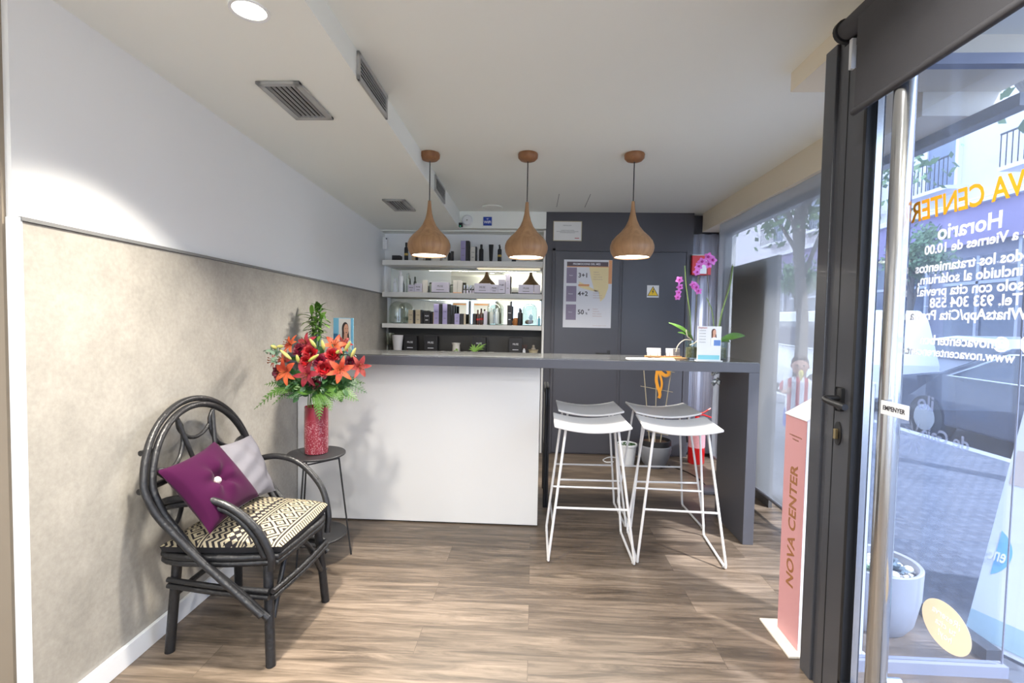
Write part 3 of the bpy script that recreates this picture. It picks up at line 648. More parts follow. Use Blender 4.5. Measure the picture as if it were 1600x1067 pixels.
# hazard sign
t = thing('electrical_hazard_sign','yellow triangle lightning warning sign on the right dark door','sign',(1.18,4.987,1.61))
MB().box(1.122,1.240,4.984,4.9865,1.610,1.732).build('plate', M_PAPERW, t, world=True)
def tri(cx, cz, h, y): return [(cx-h*.577,y,cz-h/3),(cx+h*.577,y,cz-h/3),(cx,y,cz+h*2/3)]
MB().poly(tri(1.181,1.658,.098,4.9835)).build('black_triangle', M_DARKINK, t, world=True)
MB().poly(tri(1.181,1.658,.082,4.9829)).build('yellow_triangle', mat('hazard_yellow',(240,200,20),.4), t, world=True)
MB().poly([(1.186,4.9822,1.700),(1.170,4.9822,1.664),(1.180,4.9822,1.664),(1.172,4.9822,1.636),(1.192,4.9822,1.672),(1.182,4.9822,1.672),(1.194,4.9822,1.700)]).build('lightning_bolt', M_DARKINK, t, world=True)
# red wall box
t = thing('fire_hose_cabinet','small red wall box with white front panel, behind the orchids','box',(1.645,5.11,1.84))
MB().box(1.55,1.735,4.955,5.04,1.84,2.03).build('box', mat('signal_red',(200,40,45),.4), t, world=True, bevel=.003)
MB().box(1.62,1.69,4.947,4.955,1.85,1.99).build('white_panel', M_WHITEP, t, world=True, bevel=.002)
MB().box(1.548,1.737,4.95,5.04,2.03,2.038).build('top_rail', M_GRILLE, t, world=True)
# added pale sheet by the facade: daylight on the dark wall put into colour
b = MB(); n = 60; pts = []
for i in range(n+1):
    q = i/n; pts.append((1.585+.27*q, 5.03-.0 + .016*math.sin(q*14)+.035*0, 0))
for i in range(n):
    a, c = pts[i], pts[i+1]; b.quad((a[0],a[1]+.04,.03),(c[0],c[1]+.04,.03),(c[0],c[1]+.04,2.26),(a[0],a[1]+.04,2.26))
o = b.build('daylight_sheet', mat('daylit_wall_tone',(196,199,214),.8), loc=(1.69,5.05,0), smooth=True); tag(o,'pale blue-grey folded sheet standing in for daylight on the dark wall, back right corner','curtain')
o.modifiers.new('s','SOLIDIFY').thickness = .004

# =================================================================== CEILING FITTINGS
def grille_ceiling(y0, y1, x0, x1, label):
    t = thing('ceiling_vent', label, 'vent', ((x0+x1)/2,(y0+y1)/2,zs((y0+y1)/2)), 0, 'air grilles in the soffit')
    z = -.001; hx = (x1-x0)/2; hy = (y1-y0)/2; f = .028
    b = MB(); b.box(-hx,hx,-hy,-hy+f,z-.012,z); b.box(-hx,hx,hy-f,hy,z-.012,z); b.box(-hx,-hx+f,-hy,hy,z-.012,z); b.box(hx-f,hx,-hy,hy,z-.012,z); b.build('frame', M_GRILLE, t, bevel=.002)
    MB().box(-hx+f,hx-f,-hy+f,hy-f,z-.001,z+.0005).build('backing', M_GROOVE, t)
    b = MB(); k = 6
    for i in range(k):
        x = -hx+f+(i+.5)*(2*hx-2*f)/k; b.box(x-.003,x+.003,-hy+f,hy-f,z-.011,z-.002, Matrix.Translation((x,0,z)) @ Matrix.Rotation(.5,4,'Y') @ Matrix.Translation((-x,0,-z)))
    b.build('louvre', M_GRILLE, t); t.rotation_euler = (math.atan((zf-2.42)/(ye+1.45)),0,0)
grille_ceiling(2.06,2.42,-1.20,-1.01,'square air grille in the low ceiling, nearer the viewer')
grille_ceiling(3.90,4.26,-1.235,-1.05,'square air grille in the low ceiling, further back')
def grille_side(y0, y1, label):
    yc = (y0+y1)/2; z0, z1 = 2.315, 2.435
    if yc < 3: z0, z1 = 2.335, 2.45
    t = thing('side_vent', label, 'vent', (xs(yc),yc,z0), 0, 'air grilles on the soffit face')
    x = 0; h = z1-z0; hy = (y1-y0)/2; f = .02
    b = MB(); b.box(x,x+.012,-hy,hy,0,f); b.box(x,x+.012,-hy,hy,h-f,h); b.box(x,x+.012,-hy,-hy+f,0,h); b.box(x,x+.012,hy-f,hy,0,h); b.build('frame', M_GRILLE, t, bevel=.002)
    MB().box(-.0005,.0015,-hy+f,hy-f,f,h-f).build('backing', M_GROOVE, t)
    b = MB()
    for i in range(5):
        z = f+(i+.5)*(h-2*f)/5; b.box(.002,.011,-hy+f,hy-f,z-.002,z+.002, Matrix.Translation((0,0,z)) @ Matrix.Rotation(.5,4,'Y') @ Matrix.Translation((0,0,-z)))
    b.build('louvre', M_GRILLE, t)
    t.rotation_euler = (0,0,.0096)
grille_side(2.03,2.44,'long air grille on the vertical face of the soffit, nearer the viewer')
grille_side(3.68,4.10,'long air grille on the vertical face of the soffit, near the left pendant lamp')
# recessed downlights
M_LAMPON = mat('lamp_diffuser',(255,248,238),.5,emit=9)
def downlight(x, y, z, label, power, spread=150, col=(1,.975,.94)):
    t = thing('recessed_downlight', label, 'light', (x,y,z), 0, 'recessed ceiling downlights')
    MB().lathe([(.052,-.001),(.062,-.001),(.062,-.006),(.052,-.004)],32).build('trim_ring', M_WHITEP, t, smooth=True)
    MB().lathe([(0,-.0015),(.052,-.0015)],32).build('diffuser', M_LAMPON, t)
    d = bpy.data.lights.new('downlight','AREA'); d.shape = 'DISK'; d.size = .10; d.energy = power*ROOM_LIGHT; d.color = col; d.spread = math.radians(spread)
    o = bpy.data.objects.new('lamp', d); COL.objects.link(o); o.parent = t; o.location = (0,0,-.012); return t
downlight(-.955,1.610,zs(1.61),'bright round downlight in the low ceiling at upper left',40,100,(1,.93,.82))
downlight(-.95,-.3,zs(-.3),'added unseen round downlight in the low ceiling behind the viewpoint',30)  # this and the following downlights are unseen lamps added to brighten the room
downlight(.35,-.7,CZ,'added unseen round downlight in the main ceiling behind the viewpoint, right one',34)
downlight(-.35,.2,CZ,'added unseen round downlight in the main ceiling above the viewpoint',34)
downlight(.45,1.0,CZ,'added unseen round downlight in the main ceiling above the entrance door',24)
downlight(-2.2,.2,zs(.2),'added unseen round downlight in the recess left of the viewpoint',24)

t = thing('cove_light','warm light cove along the top of the front wall, behind the viewpoint','light',(-.2,-1.40,2.12))
MB().box(-1.2,1.2,-.05,.06,-.02,.0).build('ledge', M_WALL, t); MB().box(-1.2,1.2,.052,.06,0,.04).build('lip', M_WALL, t); MB().box(-1.15,1.15,-.02,.02,0,.008).build('led_strip', M_LED, t)
d = bpy.data.lights.new('cove','AREA'); d.shape = 'RECTANGLE'; d.size = 2.2; d.size_y = .04; d.energy = 26; d.color = (1,.93,.82)
o = bpy.data.objects.new('lamp', d); COL.objects.link(o); o.parent = t; o.location = (0,0,.012); o.rotation_euler = (PI-.5,0,0)
# =================================================================== PENDANT LAMPS
def pendant(x, label, ztop=2.13):
    t = thing('pendant_lamp', label, 'lamp', (x,3.28,CZ), 0, 'onion-shaped wooden pendant lamps')
    MB().lathe([(0,0),(.062,0),(.066,-.008),(.064,-.030),(.050,-.045),(.02,-.052),(0,-.052)],36).build('canopy', M_WOODDARK, t, smooth=True)
    MB().tube([(0,0,-.05),(0,0,ztop-CZ+.0)],.0035,8).build('cable', M_BLACKM, t, smooth=True)
    zt = ztop-CZ; H = .355
    pr = [(.0,zt+.012),(.010,zt+.012),(.011,zt),(.013,zt-.03),(.018,zt-.07),(.028,zt-.11),(.046,zt-.15),(.075,zt-.187),(.107,zt-.217),(.131,zt-.246),(.142,zt-.275),(.143,zt-.295),(.138,zt-.318),(.128,zt-.338),(.118,zt-.352),(.114,zt-.354),(.112,zt-.350),(.122,zt-.335),(.132,zt-.315),(.136,zt-.290),(.124,zt-.255),(.10,zt-.23),(.06,zt-.20)]
    pp = []
    for i in range(len(pr)-1): pp += [pr[i], ((pr[i][0]+pr[i+1][0])/2,(pr[i][1]+pr[i+1][1])/2)]
    MB().lathe(pr,48).build('lamp_shade', M_WOOD, t, smooth=True)
    MB().lathe([(0,zt-.346),(.1135,zt-.346)],48).build('diffuser', M_LAMPON, t)
    d = bpy.data.lights.new('pendant','AREA'); d.shape = 'DISK'; d.size = .2; d.energy = 24*ROOM_LIGHT; d.color = (1,.94,.86); d.spread = math.radians(165)
    o = bpy.data.objects.new('lamp', d); COL.objects.link(o); o.parent = t; o.location = (0,0,zt-.352)
pendant(-.716,'beech wood onion-shaped pendant lamp, left of the three, in front of the shelves',2.13)
pendant(-.064,'beech wood onion-shaped pendant lamp, middle of the three',2.125)
pendant(.632,'beech wood onion-shaped pendant lamp, right of the three, before the dark doors',2.135)

# =================================================================== BAR COUNTER
t = thing('bar_counter','long dark grey bar counter with a waterfall leg at the right and white front panel','counter',(0,3.25,0))
b = MB(); b.box(-1.56,1.37,3.02,3.50,1.062,1.118); b.build('top_slab', M_COUNTER, t, world=True, bevel=.002)
MB().box(-1.555,1.366,3.024,3.496,1.118,1.124).build('top_surface', M_COUNTERTOP, t, world=True, bevel=.001)
MB().box(1.306,1.37,3.02,3.49,0,1.062).build('side_leg', M_COUNTER, t, world=True, bevel=.002)
MB().box(-1.565,.045,3.175,3.46,.008,1.062).build('front_panel', M_PANEL, t, world=True, bevel=.002)
MB().box(-1.56,.03,3.185,3.45,0,.009).build('plinth', M_GROOVE, t, world=True)

# =================================================================== BAR STOOLS
def stool():
    t = thing('bar_stool','x','stool',(0,0,0),0,'white metal bar stools at the counter')
    hw, hd = .215, .178; n = 16; b = MB(); top = []; 
    for j in range(9):
        v = -1+2*j/8; row = []
        for i in range(n+1):
            u_ = -1+2*i/n; wid = hw*(1-.0*v)
            x = wid*u_*(1+.015*(-v)); y = hd*v; z = .742+.030*u_*u_ + .004*v
            row.append((x,y,z))
        top.append(row)
    A = [[b.bm.verts.new(p) for p in r] for r in top]; B = [[b.bm.verts.new((p[0],p[1],p[2]-.013)) for p in r] for r in top]
    for j in range(8):
        for i in range(n):
            b.bm.faces.new((A[j][i],A[j][i+1],A[j+1][i+1],A[j+1][i])); b.bm.faces.new((B[j][i],B[j+1][i],B[j+1][i+1],B[j][i+1]))
    for j in range(8):
        b.bm.faces.new((A[j][0],A[j+1][0],B[j+1][0],B[j][0])); b.bm.faces.new((A[j][n],B[j][n],B[j+1][n],A[j+1][n]))
    for i in range(n):
        b.bm.faces.new((A[0][i],B[0][i],B[0][i+1],A[0][i+1])); b.bm.faces.new((A[8][i],A[8][i+1],B[8][i+1],B[8][i]))
    b.build('seat', M_WHITEM, t, smooth=True, bevel=.004)
    r = .0075
    for s in (-1,1):
        fx, ftx = s*.238, s*.150
        P = [(ftx,-.120,.735),(fx,-.222,.03),(fx,-.218,.012),(fx,-.205,.0085),(fx,.19,.0085),(fx,.205,.012),(fx,.212,.03),(s*.165,.110,.735)]
        leg = MB().tube(P,r,8).build('leg', M_WHITEM, t, smooth=True)
        b = MB(); b.cyl((fx,-.19,.0),(fx,-.19,.004),.009,seg=10); b.cyl((fx,.19,.0),(fx,.19,.004),.009,seg=10); b.build('foot_pad', mat('clear_plastic_pad',(190,190,190),.4), leg)
    xf = .238-(.238-.150)*(.30-.03)/.705; yf = -.222+.102*(.27/.705)
    xr = .238-(.238-.165)*(.27/.705); yr = .212-.102*(.27/.705)
    MB().tube([(-xf,yf,.30),(xf,yf,.30)],.0065,8).build('footrest', M_WHITEM, t, smooth=True)
    MB().tube([(-xr,yr,.30),(xr,yr,.30)],.0065,8).build('stretcher', M_WHITEM, t, smooth=True)
    return t
s0 = stool()
for i, (x, y, a, lab) in enumerate(((.343,2.92,.0,'white metal bar stool with curved seat, front left of the four'),(.855,2.93,-.06,'white metal bar stool with curved seat, front right of the four'),
                                    (.385,3.42,.02,'white metal bar stool behind the front left stool, under the bar'),(.893,3.43,.03,'white metal bar stool behind the front right stool, under the bar'))):
    o = s0 if i == 0 else copy_tree(s0); o.location = (x,y,0); o.rotation_euler = (0,0,a); o['label'] = lab

# folded black chair behind the panel
t = thing('folding_chair','folded black metal chair leaning at the right end of the white bar panel','chair',(.095,3.70,0))
for dx in (0,.018):
    b = MB(); b.tube(bez([(dx,-.20,.008),(dx,-.19,.45),(dx,-.175,.82),(dx,-.14,.865),(dx,.0,.875),(dx,.14,.865),(dx,.175,.82),(dx,.19,.45),(dx,.20,.008)],8),.010,8); b.build('frame', M_BLACKM, t, smooth=True)
MB().box(-.006,.024,-.155,.155,.42,.80,bev=.01).build('backrest', M_BLACKM, t, smooth=True)
MB().box(.004,.026,-.15,.15,.36,.60,bev=.008).build('seat', M_BOXBLACK, t, smooth=True)
for y in (-.13,.13): MB().tube([(.02,y,.01),(.02,y,.45)],.009,8).build('leg', M_BLACKM, t, smooth=True)
MB().tube([(.02,-.2,.18),(.02,.2,.18)],.007,8).build('stretcher', M_BLACKM, t, smooth=True)

# =================================================================== ARMCHAIR
AC = Vector((-1.22,2.03,0))
t = thing('rattan_armchair','black rattan armchair with a round looped backrest against the left wall','chair',AC)
def wt(name, pts, r, seg=10, closed=False, n=8, parent=None, m=M_BLACK, straight=False):
    return MB().tube([Vector(p) for p in pts] if straight else bez(pts,n), r, seg, closed).build(name, m, parent or t, smooth=True, world=True)
CY, CZc, RR = 2.062, .642, .328
def hoop(a, R=RR, dx=0, dz=0):
    y = CY + R*math.cos(a); z = CZc + dz + R*math.sin(a); return (-1.41-(z-.6)*.22+dx, y, z)
for k, (R, dx) in enumerate(((RR+.013,0),(RR-.013,.012))):
    P = [hoop(math.radians(10+d), R, dx) for d in range(0,161,8)]
    yL = P[-1][1]; yR = P[0][1]; o_ = .024*k
    front = lambda y, s: [(-1.412+dx*.8, y-s*.002, .655), (-1.385+dx*.6, y+s*.004, .600-o_*.2), (-1.335+dx*.5, y+s*.014, .535-o_*.5), (-1.25, y+s*.026, .437-o_), (-1.12+dx, y+s*.035, .315-o_), (-1.01+.01*k, y+s*.04, .215-o_)]
    path = front(yR,-1.0)[::-1] + P + front(yL,1.0)
    wt('hoop', path, .0135, 10, n=4)
# daisy of spokes and loops inside the hoop
hub = Vector(hoop(math.radians(-90), .13))
J = {k: Vector(hoop(math.radians(a), RR-.03, .008)) for k, a in {'a':203,'b':158,'c':112,'d':68,'e':22,'f':-23}.items()}
for k in 'bcde':
    q = J[k]; m_ = (q*.45+hub*.55) + Vector((.0,(hub.y-q.y)*-.12,.02)); wt('spoke', [q, m_, hub], .0095)
for a, c in (('a','b'),('b','c'),('c','d'),('d','e'),('e','f')):
    p, q = J[a], J[c]; mid = (p+q)/2; cen = Vector(hoop(0,0)); cen.y = CY; cen.z = CZc; d_ = (cen-mid); d_.x = 0; d_.normalize()
    wt('loop', [p, p+d_*.045+(mid-p)*.10, p+d_*.085+(mid-p)*.5, mid+d_*.10, q+d_*.085+(mid-q)*.5, q+d_*.045+(mid-q)*.10, q], .0085)
wt('back_rail', [(-1.452,CY-.335,.69),(-1.45,CY,.69),(-1.452,CY+.335,.69)], .012)
wt('rail_stub', [(-1.475,CY-.300,.825),(-1.47,CY-.25,.822)], .011, straight=True)
# seat ring, apron
seatC = lambda z, g=0: [(-.985+g,1.835-g,z),(-.972+g,2.03,z),(-.985+g,2.235+g,z),(-1.2,2.30+g,z),(-1.43-g,2.27+g,z),(-1.45-g,2.03,z),(-1.43-g,1.82-g,z),(-1.2,1.80-g,z)]
def ringpts(z, g=0):
    c = seatC(z, g); return bez(c+[c[0]],6)[:-1]
for z, r in ((.415,.014),(.392,.012)): MB().tube(ringpts(z),r,10,True).build('seat_ring', M_BLACK, t, smooth=True, world=True)
b = MB(); rp = ringpts(.418,-.01); b.poly(rp, (0,0,.012)); b.build('seat', M_BLACK, t, world=True)
# legs
for (x0,y0_,x1,y1_) in ((-.992,1.797,-1.03,1.845),(-.968,2.238,-1.0,2.215),(-1.435,1.847,-1.405,1.86),(-1.432,2.30,-1.41,2.26)):
    wt('leg', [(x0,y0_,0),(x1,y1_,.41)], .0185, 14, straight=True)
# arms
wt('armrest', [(-1.465,1.80,.605),(-1.38,1.79,.640),(-1.27,1.79,.652),(-1.15,1.795,.618),(-1.05,1.80,.535),(-1.0,1.81,.43),(-1.0,1.815,.37)], .0145)
wt('armrest', [(-1.45,1.805,.585),(-1.38,1.795,.615),(-1.27,1.795,.627),(-1.155,1.80,.594),(-1.07,1.805,.515),(-1.025,1.815,.42)], .012)
wt('armrest', [(-1.46,2.33,.60),(-1.36,2.32,.645),(-1.24,2.31,.670),(-1.12,2.30,.640),(-1.01,2.28,.54),(-.965,2.26,.42),(-.965,2.25,.33)], .0145)
# stretchers
for z in (.292,.268):
    wt('stretcher', [(-1.43,1.835,z+.01),(-1.2,1.815,z),(-1.0,1.80,z)], .0105); wt('stretcher', [(-.985,1.80,z),(-.965,2.02,z),(-.965,2.24,z)], .0105)
wt('stretcher', [(-1.43,1.86,.22),(-1.44,2.06,.22),(-1.43,2.30,.22)], .012); wt('stretcher', [(-1.43,2.29,.28),(-1.2,2.29,.28),(-.97,2.25,.28)], .012)
wt('brace', [(-1.0,1.83,.17),(-1.01,1.93,.34),(-1.02,1.99,.40)], .011); wt('brace', [(-.975,2.2,.17),(-.985,2.10,.33),(-1.0,2.03,.40)], .011)
wt('brace', [(-.968,2.235,.15),(-1.10,2.27,.30),(-1.2,2.28,.40)], .011)
# seat cushion
def pillow(name, w, d, h, m, parent, mx, pinch=.10, n=22, subd=0, e=.42):
    b = MB(); tp, bt = [], []
    for j in range(n+1):
        r1, r2 = [], []
        for i in range(n+1):
            u_ = -1+2*i/n; v = -1+2*j/n
            k = max(0.0, (1-u_*u_))**e * max(0.0,(1-v*v))**e
            x = u_*w/2*(1-pinch*(1-v*v)*abs(u_)); y = v*d/2*(1-pinch*(1-u_*u_)*abs(v))
            wr = .006*math.sin(7*u_+3*v)*k+.004*math.sin(11*v-5*u_)*k
            r1.append(b.bm.verts.new(mx @ Vector((x,y,h/2*k+wr*min(1,h/.1)))))
            edge = i in (0,n) or j in (0,n)
            r2.append(r1[-1] if edge else b.bm.verts.new(mx @ Vector((x,y,-h/2*k))))
        tp.append(r1); bt.append(r2)
    for j in range(n):
        for i in range(n):
            b.bm.faces.new((tp[j][i],tp[j][i+1],tp[j+1][i+1],tp[j+1][i])); b.bm.faces.new((bt[j][i],bt[j+1][i],bt[j+1][i+1],bt[j][i+1]))
    return b.build(name, m, parent, smooth=True)
c = thing('seat_cushion','black and cream woven pattern seat cushion on the black armchair','cushion',(-1.195,2.045,.432))
b = MB(); n = 28; T_ = []; 
def cush(u_, v):
    x = u_*.235*(1-.02*v*v); y = v*(.245+.02*-u_)*(1-.03*u_*u_); e_ = min(1,(1-abs(u_)**6)*(1-abs(v)**6)); z = .045 + .028*(1-u_*u_)*(1-v*v)
    if v > .2: z += .012*(v-.2)
    return x, y, z, e_
for j in range(n+1):
    row = []
    for i in range(n+1):
        x,y,z,e_ = cush(-1+2*i/n,-1+2*j/n); row.append(b.bm.verts.new((x,y,z*(.55+.45*e_**.5))))
    T_.append(row)
for j in range(n):
    for i in range(n): b.bm.faces.new((T_[j][i],T_[j][i+1],T_[j+1][i+1],T_[j+1][i]))
b.build('top_cover', seat_pattern(), c, smooth=True)
b = MB(); ed = [T for T in ([(0,i) for i in range(n+1)]+[(j,n) for j in range(1,n+1)]+[(n,i) for i in range(n-1,-1,-1)]+[(j,0) for j in range(n-1,0,-1)])]
up, lo, bo = [], [], []
for j,i in ed:
    x,y,z,e_ = cush(-1+2*i/n,-1+2*j/n); zz = z*.55; up.append(b.bm.verts.new((x*1.002,y*1.002,zz+.0005))); lo.append(b.bm.verts.new((x*.97,y*.97,0)))
k = len(ed)
for i in range(k): b.bm.faces.new((up[i],up[(i+1)%k],lo[(i+1)%k],lo[i]))
b.bm.faces.new(lo[::-1]); b.build('side_band', mat('black_cotton',(24,23,27),.85), c, smooth=True)
# purple cushion
def plane_from(cor):
    p = [Vector(q) for q in cor]; ce = sum(p, Vector())/4; u_ = ((p[1]+p[2])-(p[0]+p[3])).normalized(); v = ((p[2]+p[3])-(p[0]+p[1])); v = (v-u_*v.dot(u_)).normalized(); return ce, u_, v
ce = Vector((-1.28,1.885,.672)); u_ = Vector((.06,1,.06)).normalized(); v_ = Vector((-.55,.12,.72)); v_ = (v_-u_*v_.dot(u_)).normalized()
rot = Matrix.Rotation(math.radians(3),4,u_.cross(v_))
u_ = rot @ u_; v_ = rot @ v_
c = thing('purple_cushion','deep purple velvet scatter cushion with a round beaded button','cushion',ce)
pm = frame_mx((0,0,0), u_, v_)
VEL = mat('purple_velvet',(54,8,44),.85,vary=.25,vscale=9)
VEL.node_tree.nodes['Principled BSDF'].inputs['Specular IOR Level'].default_value = .1
VEL.node_tree.nodes['Principled BSDF'].inputs['Sheen Weight'].default_value = .05
b = MB(); n = 30; tp=[]; bt=[]
for j in range(n+1):
    r1=[]; r2=[]
    for i in range(n+1):
        a = -1+2*i/n; q = -1+2*j/n; k = max(0,(1-a*a))**.4*max(0,(1-q*q))**.4; rr = math.hypot(a,q)
        dimple = .042*math.exp(-(rr/.2)**2); ang = math.atan2(q,a); fold = .008*math.cos(5*ang+.5)*math.exp(-((rr-.35)/.25)**2)
        x = a*.158*(1-.10*(1-q*q)*abs(a)); y = q*.152*(1-.10*(1-a*a)*abs(q))
        r1.append(b.bm.verts.new(pm @ Vector((x,y,.062*k-dimple+fold)))); edge = i in (0,n) or j in (0,n); r2.append(r1[-1] if edge else b.bm.verts.new(pm @ Vector((x,y,-.04*k))))
    tp.append(r1); bt.append(r2)
for j in range(n):
    for i in range(n): b.bm.faces.new((tp[j][i],tp[j][i+1],tp[j+1][i+1],tp[j+1][i])); b.bm.faces.new((bt[j][i],bt[j+1][i],bt[j+1][i+1],bt[j][i+1]))
b.build('cover', VEL, c, smooth=True)
b = MB(); b.sphere(pm @ Vector((0,0,.028)),.016,3); b.build('button', mat('beaded_button',(225,195,190),.3,vary=.5,vscale=120,bump=.8,bscale=200), c, smooth=True)
# grey cushion
ce = Vector((-1.325,2.165,.640)); u_ = Vector((.06,1,-.04)).normalized(); v_ = Vector((-.42,.05,.85)); v_ = (v_-u_*v_.dot(u_)).normalized()
rot = Matrix.Rotation(math.radians(0),4,u_.cross(v_)); u_ = rot @ u_; v_ = rot @ v_
c = thing('grey_cushion','light grey velvet scatter cushion behind the purple one','cushion',ce)
pillow('cover', .31, .30, .10, mat('grey_velvet',(116,114,121),.8,vary=.15,vscale=7,bump=.4,bscale=12), c, frame_mx((0,0,0),u_,v_), .08)

# =================================================================== SIDE TABLE, VASE, BOUQUET
TX, TY, TZ = -1.195, 2.64, .600
t = thing('side_table','round black metal side table with a lower shelf beside the armchair','table',(TX,TY,0))
MB().lathe([(0,0),(.152,0),(.155,.003),(.155,.009),(.152,.012),(0,.012)],48,(0,0,TZ-.012)).build('tabletop', M_BLACKM, t, smooth=True)
MB().lathe([(0,0),(.162,0),(.165,.003),(.165,.009),(.162,.012),(0,.012)],48,(0,0,.135)).build('shelf', M_BLACKM, t, smooth=True)
tt = []
for a in (20,140,262):
    a = math.radians(a); tp = (.115*math.cos(a),.115*math.sin(a)); bp = (.185*math.cos(a),.185*math.sin(a)); tt.append(a)
    MB().tube([(tp[0],tp[1],TZ-.012),(bp[0],bp[1],0)],.005,8).build('leg', M_BLACKM, t, smooth=True)
b = MB(); q = [(.120*math.cos(a),.120*math.sin(a),TZ-.04) for a in tt]; b.tube(q+[q[0]],.004,8); b.build('cross_bar', M_BLACKM, t, smooth=True)
v = thing('flower_vase','tall red crackled glass cylinder vase on the black side table','vase',(TX-.0,TY+.0,TZ))
MB().lathe([(0,0),(.058,0),(.062,.004),(.064,.10),(.0625,.26),(.0595,.26),(.058,.02),(0,.015)],48).build('body', speckled_vase(), v, smooth=True)
B0 = Vector((-1.172,2.62,1.075))
bq = thing('flower_bouquet','bouquet of orange and crimson lilies, red roses and ferns in the red vase','bouquet',(TX,TY,TZ+.17))
def petal(b, mx, L, wdt, curl, n=7, cup=.25):
    rows = []
    for i in range(n+1):
        s_ = i/n; wd = wdt*math.sin(PI*min(1,s_*.92+.06))**.8*(1-.15*s_); ang = curl*s_
        x = L*(math.sin(ang*1.0)/max(curl,.01) if curl else s_); z = L*(1-math.cos(ang))/max(curl,.01)*-1 if curl else 0
        rows.append([mx @ Vector((x, -wd, z+cup*wd)), mx @ Vector((x,0,z)), mx @ Vector((x, wd, z+cup*wd))])
    V_ = [[b.bm.verts.new(p) for p in r] for r in rows]
    for i in range(n):
        for j in range(2): b.bm.faces.new((V_[i][j],V_[i+1][j],V_[i+1][j+1],V_[i][j+1]))
def dirmx(c, d, spin=0):
    d = Vector(d).normalized(); return Matrix.Translation(c) @ d.to_track_quat('Z','Y').to_matrix().to_4x4() @ Matrix.Rotation(spin,4,'Z')
def lily_mat(name, c0, c1):
    m = mat(name, c1, .5); n = m.node_tree.nodes; l = m.node_tree.links; b_ = n['Principled BSDF']
    tc = n.new('ShaderNodeTexCoord'); no = n.new('ShaderNodeTexNoise'); no.inputs['Scale'].default_value = 14; l.new(tc.outputs['Object'], no.inputs['Vector'])
    cr = n.new('ShaderNodeValToRGB'); e = cr.color_ramp.elements; e[0].position = .38; e[0].color = lin(c0); e[1].position = .6; e[1].color = lin(c1); l.new(no.outputs['Fac'], cr.inputs[0]); l.new(cr.outputs[0], b_.inputs['Base Color']); return m
LO = lily_mat('orange_lily',(170,52,28),(214,104,62)); LR = lily_mat('crimson_lily',(92,12,28),(156,44,58)); LS = lily_mat('salmon_lily',(140,38,38),(186,86,74))
ROSE = lily_mat('red_rose',(104,4,14),(168,12,22)); DRO = lily_mat('dark_rose',(70,6,26),(112,12,42)); BUD = lily_mat('lily_bud',(176,176,90),(208,196,120)); STAM = mat('stamen',(120,60,20),.6)
def lily(c, d, m, size=.075, open_=.62):
    b = MB(); off = random.random()*2
    for k in range(6):
        a = off+k*PI/3; mx = dirmx(c, d) @ Matrix.Rotation(a,4,'Z') @ Matrix.Rotation(-(open_+(.12 if k%2 else 0)),4,'Y'); petal(b, mx, size*(1 if k%2 else .94), size*(.17 if k%2 else .22), 1.0)
    o = b.build('lily', m, bq, smooth=True, world=True)
    b = MB(); mz = dirmx(c, d)
    for k in range(6):
        a = k*PI/3; e_ = mz @ Vector((.016*math.cos(a),.016*math.sin(a),size*.62)); b.tube([mz @ Vector((0,0,.005)), e_],.0011,5); b.sphere(e_,.0035,1,(1,1,1))
    b.build('stamen', STAM, o, world=True)
def rose(c, d, m, r=.036):
    b = MB()
    for ringi, (k, rr, tl) in enumerate(((3,.25,.15),(5,.55,.45),(6,.85,.8),(7,1.05,1.15))):
        for i in range(k):
            a = ringi*.7+2*PI*i/k; mx = dirmx(c, d) @ Matrix.Rotation(a,4,'Z') @ Matrix.Translation((r*.25*rr,0,0)) @ Matrix.Rotation(-(PI/2-tl),4,'Y'); petal(b, mx, r*(.9+.15*ringi*.6), r*.5, .5, 5, -.35)
    b.build('rose', m, bq, smooth=True, world=True)
def bud(c, d, m, L=.06, r=.0085):
    b = MB(); mx = dirmx(c, d); b.lathe([(0,0),(r*.6,L*.12),(r,L*.4),(r*.95,L*.6),(r*.5,L*.9),(0,L)],12); b.bm.transform(mx); b.build('lily_bud', m, bq, smooth=True, world=True)
def bp_(cx, cy, depth=0):   # chart of the bouquet, measured in 0.45 mm steps from its heart; depth towards the viewer
    return B0 + Vector(((cx-762)*.000446, -depth, (420-cy)*.000446))
for cx,cy,dp,m,sz in ((480,450,.13,LO,.092),(1100,420,.12,LO,.082),(430,150,.04,LO,.07),(745,470,.15,LR,.082),(1270,390,.06,LS,.075),(640,130,.06,LR,.072),(950,150,.03,LO,.075),(200,350,.02,LO,.062),(390,330,.07,LS,.07),(1010,140,-.02,LS,.06)):
    c_ = bp_(cx,cy,dp-.035); d_ = Vector(((cx-762)*.0016,-.62-dp*3,(430-cy)*.0016)); lily(c_, d_, m, sz)
for cx,cy,dp,m,r in ((720,230,.09,ROSE,.034),(935,410,.13,ROSE,.036),(320,480,.07,DRO,.034),(985,250,.08,ROSE,.032),(790,590,.10,DRO,.026),(850,320,.10,DRO,.032),(560,200,.06,DRO,.03),(700,330,.11,ROSE,.03),(1180,340,.05,DRO,.028)):
    rose(bp_(cx,cy,dp-.02), ((cx-762)*.001,-.8,(480-cy)*.0012), m, r)
for (x0_,y0_,x1_,y1_,dp) in ((310,190,240,140,.06),(560,310,430,180,.12),(650,340,645,230,.13),(790,170,720,50,.06),(880,200,860,60,.05),(770,320,925,225,.14),(1120,210,1215,70,.05),(1200,280,1280,150,.05),(1040,230,1100,180,.07),(380,160,300,160,.05)):
    a = bp_(x0_,y0_,dp); c_ = bp_(x1_,y1_,dp); bud(a,(c_-a)+Vector((0,-.02,0)),BUD,(c_-a).length,.0095)
